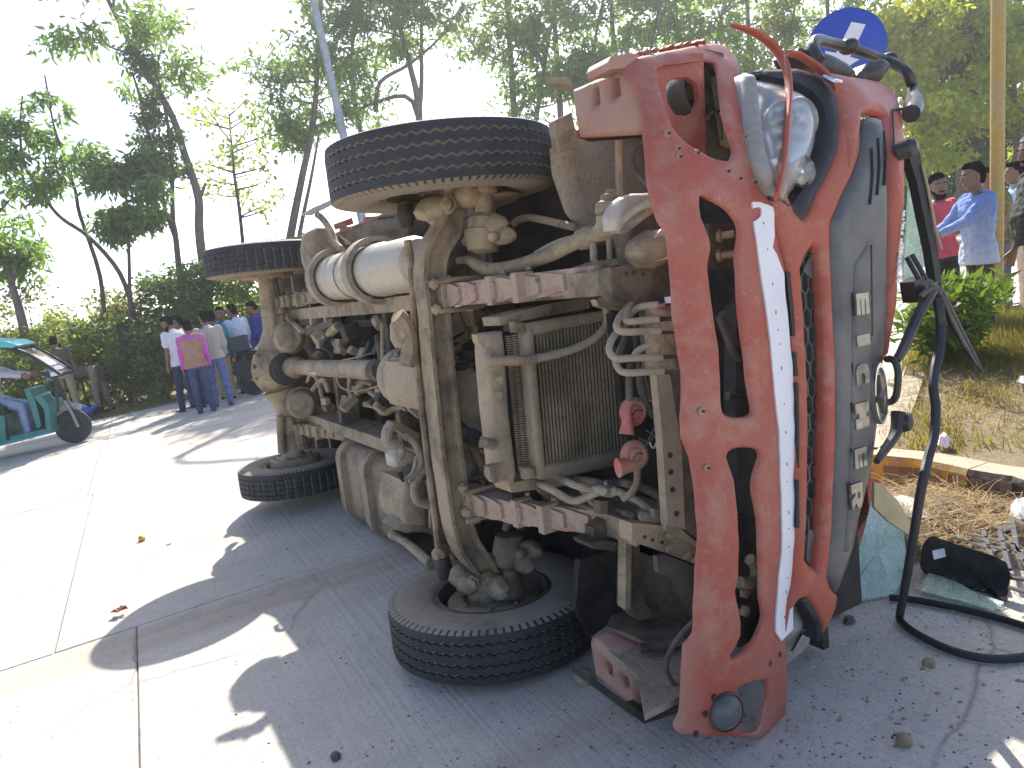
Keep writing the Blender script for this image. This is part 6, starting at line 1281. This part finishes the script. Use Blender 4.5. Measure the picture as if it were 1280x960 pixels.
kplate('roof', TQL, [(-160,420),(0,424),(20,425),(34,430),(28,433),(0,432),(-160,436)], -.38, .38)
for v in (-.32, .33): MB().tube([(K(0, 432)+Vector((0, v, 0))), (K(28, 434)+Vector((0, v, 0))), (K(50, 444)+Vector((0, v, 0))), (K(72, 457)+Vector((0, v, 0))), (K(85, 466)+Vector((0, v, 0)))], .028, 8, sub=2).build('windscreen_frame', DK, rik)
m = MB(); a = [K(x, y)+Vector((0, -.32, 0)) for x, y in [(34,436),(52,446),(70,457),(76,461),(60,461),(50,452),(40,443)]]; b = [Vector((p.x, p.y+.64, p.z)) for p in a]
m = MB().add([a[0], a[1], a[2], a[3], b[3], b[2], b[1], b[0]], [(0, 1, 6, 7), (1, 2, 5, 6), (2, 3, 4, 5)]); m.build('windscreen', glass('scratched_plastic_windscreen', (.80, .85, .86), .03), rik)
kplate('dashboard', DK, [(58,462),(84,464),(82,469),(74,471),(64,468)], -.32, .33)
kplate('windscreen_stay', DK, [(78,469),(81,469),(83,512),(80,512)], -.33, -.31)
MB().box((K(77, 465)+Vector((0, -.33, 0))), (.10, .01, .06)).build('side_lamp', white, rik)
for v in (-.32, .33): MB().tube([(K(-60, 435)+Vector((0, v, 0))), (K(-62, 500)+Vector((0, v, 0))), (K(-60, 556)+Vector((0, v, 0)))], .02, 8).build('roof_post', DK, rik)
for v in (-.31, .32):
    m = MB(); m.lathe((K(-110, 556)+Vector((0, v, 0)))*1+Vector((0, 0, 0)), (0, 1, 0), [(x, y) for x, y in pr], 28, cap=True); 
    w2 = m.build('rear_wheel', RB, rik); w2.location.z = .262-(K(-110, 556)+Vector((0, v, 0))).z
sk = K(-2, 508); wp = rk+Matrix.Rotation(RZ, 3, 'Z')@Vector((sk.x-.05, .0, 0))
person('driver in a pale striped shirt and light jeans sitting at the handlebar of the three-wheeler', wp, 12, 1.68, 'shirt', plain('pale_striped_shirt', (.56, .52, .58), .9, 0, .15, 18), 'long', cloth('light_denim', (.32, .40, .56), .2), .88, arms=((62, 4, 20, 0), (66, 6, 12, 0)), legs=((72, 6, 74), (68, 8, 66)), lean=4, hipz=sk.z+.10, head=(0, 5), shoes=(.10, .07, .05))
# ================================================================== motorcycle behind the bystanders
mk = gnd(321, 493); bz = R(20); bk = thing('motorcycle', 'black motorcycle with a square box on its tail parked behind the bystanders', 'motorcycle', mk, bz)
m = MB(); c = Vector((0, 0, .30)); m.lathe(c, (0, 1, 0), [(.22, -.04), (.26, -.055), (.295, -.04), (.30, 0), (.295, .04), (.26, .055), (.22, .04)], 30, cap=False); w1 = m.build('rear_wheel', RB, bk)
MB().lathe(c, (0, 1, 0), [(.225, -.02), (.05, -.05), (.05, .05), (.225, .02)], 24, cap=False).build('rim', DK, w1)
m = MB(); c2 = Vector((1.28, 0, .30)); m.lathe(c2, (0, 1, 0), [(.24, -.035), (.27, -.045), (.295, -.03), (.30, 0), (.295, .03), (.27, .045), (.24, .035)], 30, cap=False); w2 = m.build('front_wheel', RB, bk)
MB().lathe(c2, (0, 1, 0), [(.245, -.02), (.04, -.04), (.04, .04), (.245, .02)], 24, cap=False).build('rim', DK, w2)
for v in (-.07, .07): MB().tube([(1.28, v, .30), (1.12, v, .72), (1.02, v, .95)], .022, 8).build('fork', GREYM, bk)
MB().tube([(1.0, -.36, 1.02), (1.03, -.2, 1.05), (1.06, 0, .98), (1.03, .2, 1.05), (1.0, .36, 1.02)], .014, 8).build('handlebar', DK, bk)
m = MB(); m.box((.62, 0, .40), (.40, .26, .30), bev=.05); m.build('engine', GREYM, bk)
MB().tube([(.0, 0, .62), (.4, 0, .62), (.95, 0, .80)], .05, 8).build('frame', DK, bk)
MB().blob((.78, 0, .80), (.28, .15, .14), n=2).build('petrol_tank', DK, bk)
MB().tube([(-.18, 0, .82), (.15, 0, .79), (.5, 0, .78)], [.07, .11, .10], 10, flat=(1.1, .5)).build('seat', DK, bk)
MB().box((-.10, .0, 1.0), (.34, .40, .30), bev=.03).build('top_box', plain('dark_blue_box', (.02, .03, .055), .4), bk)
MB().tube([(.3, .14, .32), (-.2, .16, .40)], .045, 10).build('exhaust', GREYM, bk)
MB().box((-.26, 0, .72), (.05, .12, .07), bev=.015).build('tail_lamp', plain('amber_lamp', (.6, .10, .02), .3), bk)
MB().tube([(-.02, 0, .62), (-.2, 0, .60), (-.30, 0, .44)], .06, 6, flat=(.3, 1.2)).build('mudguard', DK, bk)
# ================================================================== poles and sign
b0 = gnd(1245, 392, KZ); tp_ = far(1248, -60, b0.y); pl = thing('steel_pole', 'yellow painted steel pole standing on the median', 'pole', (b0.x, b0.y, KZ-.03)); m = MB(); m.tube([(0, 0, 0), tp_-b0], .064, 20); m.build('pole_shaft', dirty('yellow_pole_paint', (.55, .33, .035), (.45, .32, .12), .25, rough=.5, spots=False, scale=4), pl); MB().lathe((0, 0, 0), (0, 0, 1), [(.13, 0), (.13, .03), (.075, .035), (.075, .07)], 20).build('pole_base', KTOP, pl)
q0, q1 = far(430, 172, 19.0), far(392, 0, 19.0); d = (q1-q0).normalized(); b0 = q0-d*(q0.z/d.z); lp_ = thing('street_light', 'tall grey street light pole leaning left behind the upper front wheel', 'street lamp', b0); m = MB(); m.tube([(0, 0, 0), d*5, d*9.5], [.115, .10, .075], 14); m.build('pole_shaft', plain('galvanised_steel', (.36, .38, .40), .45, .5), lp_)
MB().tube([d*9.4, d*9.8+Vector((.3, 0, .1)), d*9.9+Vector((1.4, -.3, .25))], .05, 8, sub=3).build('lamp_arm', GREYM, lp_); MB().box(d*9.9+Vector((1.7, -.35, .27)), (.7, .25, .10), bev=.03).build('lamp_head', GREYM, lp_)
sc = far(1058, 60, 6.35); sg = thing('road_sign', 'round blue road sign with a white arrow pointing down to the left, behind the cab', 'road sign', (sc.x, sc.y, KZ-.02)); fw_ = Vector((-.30, -.95, 0)).normalized(); sd_ = Vector((0, 0, 1)).cross(fw_).normalized(); cz = Vector((0, 0, sc.z-KZ+.02))
rr = .302; BLUE = plain('blue_reflective_sheet', (.008, .055, .42), .35, 0, .06); m = MB(); m.lathe(cz-fw_*.004, fw_, [(rr, 0), (rr, .004), (rr-.004, .006)], 48); m.build('sign_plate', BLUE, sg)
rgt = -sd_ if sd_.x < 0 else sd_
ar = [(.02, .235), (.135, .155), (-.02, -.035), (.05, -.085), (-.175, -.19), (-.155, .055), (-.09, .01)]
ar = [(.055, .185), (.155, .14), (.02, -.075), (.085, -.11), (-.14, -.20), (-.16, .015), (-.08, -.02)]
vs = [cz+fw_*.0085+rgt*u+Vector((0, 0, 1))*v for u, v in ar]; m = MB(); m.add(vs+[v-fw_*.002 for v in vs], [tuple(range(7)), tuple(range(13, 6, -1))]+[(i, (i+1) % 7, (i+1) % 7+7, i+7) for i in range(7)]); m.build('arrow', M['white'], sg)
m = MB(); m.tube([(-fw_.x*.03, -fw_.y*.03, 0), cz-fw_*.035+Vector((0, 0, .2))], .030, 12); m.build('sign_post', GREYM, sg)
# ================================================================== things lying about
def gz(x, y, z=0.0): p = gnd(x, y, z); return p
# windscreen seal: hangs from the wiper knot and loops over the ground
hang = [P(1173,372,'X',1.22), P(1176,390,'X',1.23), P(1178,408,'X',1.23), P(1175,440,'X',1.25), P(1170,462,'X',1.27), P(1168,485,'X',1.29), P(1171,510,'X',1.31), P(1169,545,'X',1.33), P(1161,575,'X',1.35), P(1153,612,'X',1.37)]
Wt = Matrix(TRm.tolist()); hw = [Wt@p for p in hang]; e0 = gz(1125, 772, .02); l0 = hw[-1]
hw += [l0.lerp(e0, .35)+Vector((.0, 0, .0)), l0.lerp(e0, .7), e0+Vector((0, 0, .01))]
loop = [gz(x, y, .018) for x, y in [(1126,776),(1144,791),(1179,809),(1214,820),(1250,824),(1285,820),(1310,808),(1312,796),(1285,784),(1238,770),(1191,759),(1144,750),(1112,747)]]
m = MB(); m.tube(hw+loop, [.018]*4+[.016]*(len(hw)-4)+[.0145]*len(loop), 8, sub=5, flat=(.7, 1)); tag(m.build('windscreen_seal', M['rubber']), 'black rubber windscreen seal hanging from the cab and looped over the road', 'rubber seal')
# sheet of shattered windscreen lying against the cab
def gsheet(name, mat, pts, hts, label, cat, thick=.006):
    vs = [gz(x, y, h) for (x, y), h in zip(pts, hts)]; c = sum(vs, Vector())/len(vs); n = len(vs)
    up_ = Vector((0, 0, thick)); fs = [(i, (i+1) % n, 2*n) for i in range(n)]+[((i+1) % n+n, i+n, 2*n+1) for i in range(n)]+[(i, i+n, (i+1) % n+n, (i+1) % n) for i in range(n)]
    m = MB(); m.add(vs+[v-up_ for v in vs]+[c, c-up_], fs); return tag(m.build(name, mat), label, cat)
gsheet('windscreen_glass', M['shatter'], [(1094,606),(1100,604),(1118,628),(1130,668),(1134,700),(1128,722),(1118,742),(1085,748),(1052,756),(1056,744),(1066,712),(1080,664)], [.30,.29,.20,.06,.03,.02,.015,.015,.015,.02,.08,.18], 'crazed greenish windscreen sheet lying on the road against the cab', 'windscreen glass')
gsheet('glass_pane', M['shatter'], [(1160,716),(1190,724),(1222,742),(1255,752),(1240,762),(1192,748),(1150,738)], [.02]*7, 'thin pane of cracked glass lying under the black plastic cover', 'glass pane')
# black plastic cover with a white label
pp_ = [(1153,682),(1160,672),(1166,670),(1195,680),(1240,694),(1258,703),(1263,716),(1259,745),(1253,748),(1240,738),(1200,729),(1155,712),(1150,704)]
hh = [.10,.13,.14,.15,.15,.13,.09,.02,.02,.02,.02,.02,.04]
cv = gsheet('plastic_cover', M['blackp'], pp_, hh, 'black plastic cover with a white label tilted on the road debris', 'plastic cover', .02)
lb = [gz(x, y, h)+Vector((-.008, -.012, .012)) for (x, y), h in zip([(1166,690),(1181,687),(1183,697),(1168,701)], [.098,.106,.084,.078])]; MB().add(lb+[v+Vector((.002, .004, -.004)) for v in lb], [(0, 1, 2, 3), (7, 6, 5, 4), (0, 4, 5, 1), (1, 5, 6, 2), (2, 6, 7, 3), (3, 7, 4, 0)]).build('label', M['white'], cv)
# broken black grille pieces
def bar(m, a, b, w=.012, z=.075): p, q = gz(*a, z), gz(*b, z); m.tube([p, q], w, 6, flat=(1, .5))
for lab, bars in [('broken black plastic frame with cross bars on the straw', [((1196,672),(1262,690)), ((1215,668),(1270,682)), ((1230,664),(1244,712)), ((1250,664),(1262,712)), ((1212,676),(1246,690)), ((1262,676),(1282,700))]),
                  ('long broken black strip at the right edge of the debris', [((1262,646),(1290,660)), ((1266,650),(1272,690)), ((1270,690),(1290,694)), ((1262,734),(1292,744)), ((1262,722),(1290,726))])]:
    rt0 = None
    for a, b in bars:
        m = MB(); bar(m, a, b)
        if rt0 is None: rt0 = m.build('broken_frame', M['rubber']); tag(rt0, lab, 'broken part', 'broken black plastic parts')
        else: m.build('frame_bar', M['rubber'], rt0)
for lab, pts in [('dark flat scrap of plastic half buried in the straw', [(1191,631),(1200,634),(1213,640),(1215,647),(1205,644),(1192,640)]), ('small black scrap near the right edge of the straw', [(1240,655),(1262,652),(1268,660),(1250,666)])]: tag(gsheet('plastic_scrap', M['blackp'], pts, [.06]*len(pts), lab, 'scrap', .01), group='scraps of plastic')
PAPER = plain('white_paper', (.80, .79, .78), .8, 0, .05)
for lab, pts, z in [('white sheet of paper crumpled beside the hanging seal', [(1117,622),(1136,628),(1155,640),(1166,650),(1160,650),(1140,648),(1120,634)], .05), ('white bag lying at the right edge of the straw', [(1264,632),(1282,624),(1300,636),(1296,652),(1275,650),(1262,644)], .06), ('small white wrapper on the median earth', [(1170,551),(1181,546),(1189,552),(1184,559),(1173,558)], KZ+.01), ('tiny white scrap on the median grass', [(1270,478),(1280,474),(1290,478),(1280,482)], KZ+.02)]:
    m = MB(); vs = [gz(x, y, z) for x, y in pts]; c = sum(vs, Vector())/len(vs); n = len(vs); vs = [v+Vector((0, 0, random.uniform(-.01, .02))) for v in vs]; mid = [v.lerp(c, .5)+Vector((0, 0, random.uniform(.01, .05))) for v in vs]
    m.add(vs+mid+[c+Vector((0, 0, .02))], [(i, (i+1) % n, (i+1) % n+n, i+n) for i in range(n)]+[(i+n, (i+1) % n+n, 2*n) for i in range(n)]); tag(m.build('litter', PAPER), lab, 'litter', 'white litter')
def rock(label, x, y, sz, mat, name='stone', cat='stone', z=0, group=None, flat_=.6):
    p = gz(x, y, z); m = MB(); m.blob((0, 0, sz*flat_*.7), (sz, sz*.8, sz*flat_), n=2, jit=.12); o = m.build(name, mat, loc=p); o.rotation_euler = (0, 0, random.uniform(0, 6)); return tag(o, label, cat, group)
STONE = dirty('dark_stone', (.05, .05, .052), (.16, .14, .12), .3, spots=False); CLOD = dirty('earth_clod', (.20, .15, .08), (.34, .27, .17), .4, spots=False, bump=1, fine=40)
rock('dark pebble on the road near the bottom edge', 420, 948, .022, STONE); rock('larger earth clod beside the step box', 730, 851, .045, CLOD, 'clod', 'clod'); rock('yellow fruit on the sunlit road', 178, 676, .034, plain('yellow_peel', (.65, .38, .05), .5), 'fruit', 'fruit', flat_=.8)
rock('brown clod close to the bottom right edge of the shade', 1130, 930, .028, CLOD, 'clod', 'clod'); rock('round dark clod near the lower headlamp', 1062, 778, .025, STONE, 'clod', 'clod'); rock('small tan clod in the shade right of the bumper', 1161, 832, .024, CLOD, 'clod', 'clod')
lv = Leaves(); p = gz(150, 765, .02)
m = MB()
for k in range(5):
    a = k*1.2; d = Vector((math.cos(a), math.sin(a), .25))*.05; w = Vector((-math.sin(a), math.cos(a), 0))*.02; m.add([(0, 0, .005), d*.5+w+Vector((0, 0, .02)), d, d*.5-w+Vector((0, 0, .012))], [(0, 1, 2, 3)])
o = m.build('dry_leaf', plain('red_brown_leaf', (.25, .085, .04), .8), loc=p); tag(o, 'curled red-brown dry leaf on the sunlit road', 'leaf')
bg_ = gz(197, 487, .0); m = MB(); m.blob((0, 0, .09), (.22, .16, .10), n=3, jit=.05); o = m.build('plastic_bag', plain('blue_plastic', (.03, .22, .36), .4), loc=bg_); tag(o, 'blue plastic bag lying at the verge beside the shrubs', 'bag')
# loose grit and glass crumbs
def grit(name, n, area, mat, s0, s1):
    m = MB()
    for i in range(n):
        x, y = area(); p = gz(x, y, 0); sz = s0+(s1-s0)*random.random()**5; a = random.uniform(0, 6.28); c, s_ = math.cos(a)*sz, math.sin(a)*sz; h = sz*random.uniform(.5, 1.0)
        b = [p+Vector((c, s_, 0)), p+Vector((-s_*.8, c*.8, 0)), p+Vector((-c, -s_*1.1, 0)), p+Vector((s_*.9, -c*.7, 0)), p+Vector((c*.3, s_*.3, h)), p+Vector((-c*.4, -s_*.2, h*.8))]
        m.add(b, [(0, 1, 4), (1, 5, 4), (1, 2, 5), (2, 3, 5), (3, 0, 4), (3, 4, 5)])
    return tag(m.build(name, mat), kind='stuff')
def front_area():
    while True:
        x, y = random.uniform(280, 1290), random.uniform(640, 965)
        if random.random() < (.9 if (x > 700 and y > 780) else .45)*max(.04, .5+1.6*noise.noise(Vector((x*.011, y*.019, 3.3)))): return x, y
grit('dark_grit', 2600, front_area, STONE, .0012, .008); grit('earth_crumbs', 1100, lambda: (random.gauss(950, 200), random.gauss(880, 60)), CLOD, .0015, .012)
grit('glass_crumbs', 2200, lambda: random.choice([(random.gauss(1130, 60), random.gauss(800, 55)), (random.gauss(1085, 28), random.gauss(752, 10)), (random.gauss(1180, 45), random.gauss(762, 14))]), M['shatter'], .003, .010)
grit('road_specks', 420, lambda: (random.uniform(0, 640), random.uniform(580, 960)), STONE, .0012, .006)

# ---------------------------------------------------------------- volume box added to imitate veiling glare from the backlight
hm = bpy.data.materials.new('veiling_glare'); hm.use_nodes = True; hn = hm.node_tree
for n_ in list(hn.nodes):
    if n_.type == 'BSDF_PRINCIPLED': hn.nodes.remove(n_)
pv = hn.nodes.new('ShaderNodeVolumePrincipled'); pv.inputs['Color'].default_value = (.93, .95, 1, 1); pv.inputs['Density'].default_value = .0020; pv.inputs['Anisotropy'].default_value = .55
hn.links.new(pv.outputs[0], hn.nodes['Material Output'].inputs['Volume'])
hz_ = MB().box((0, 0, 0), (200, 140, 17.5)).build('glare_veil', hm, loc=(0, 45, 17.5/2-1.3)); tag(hz_, kind='stuff')
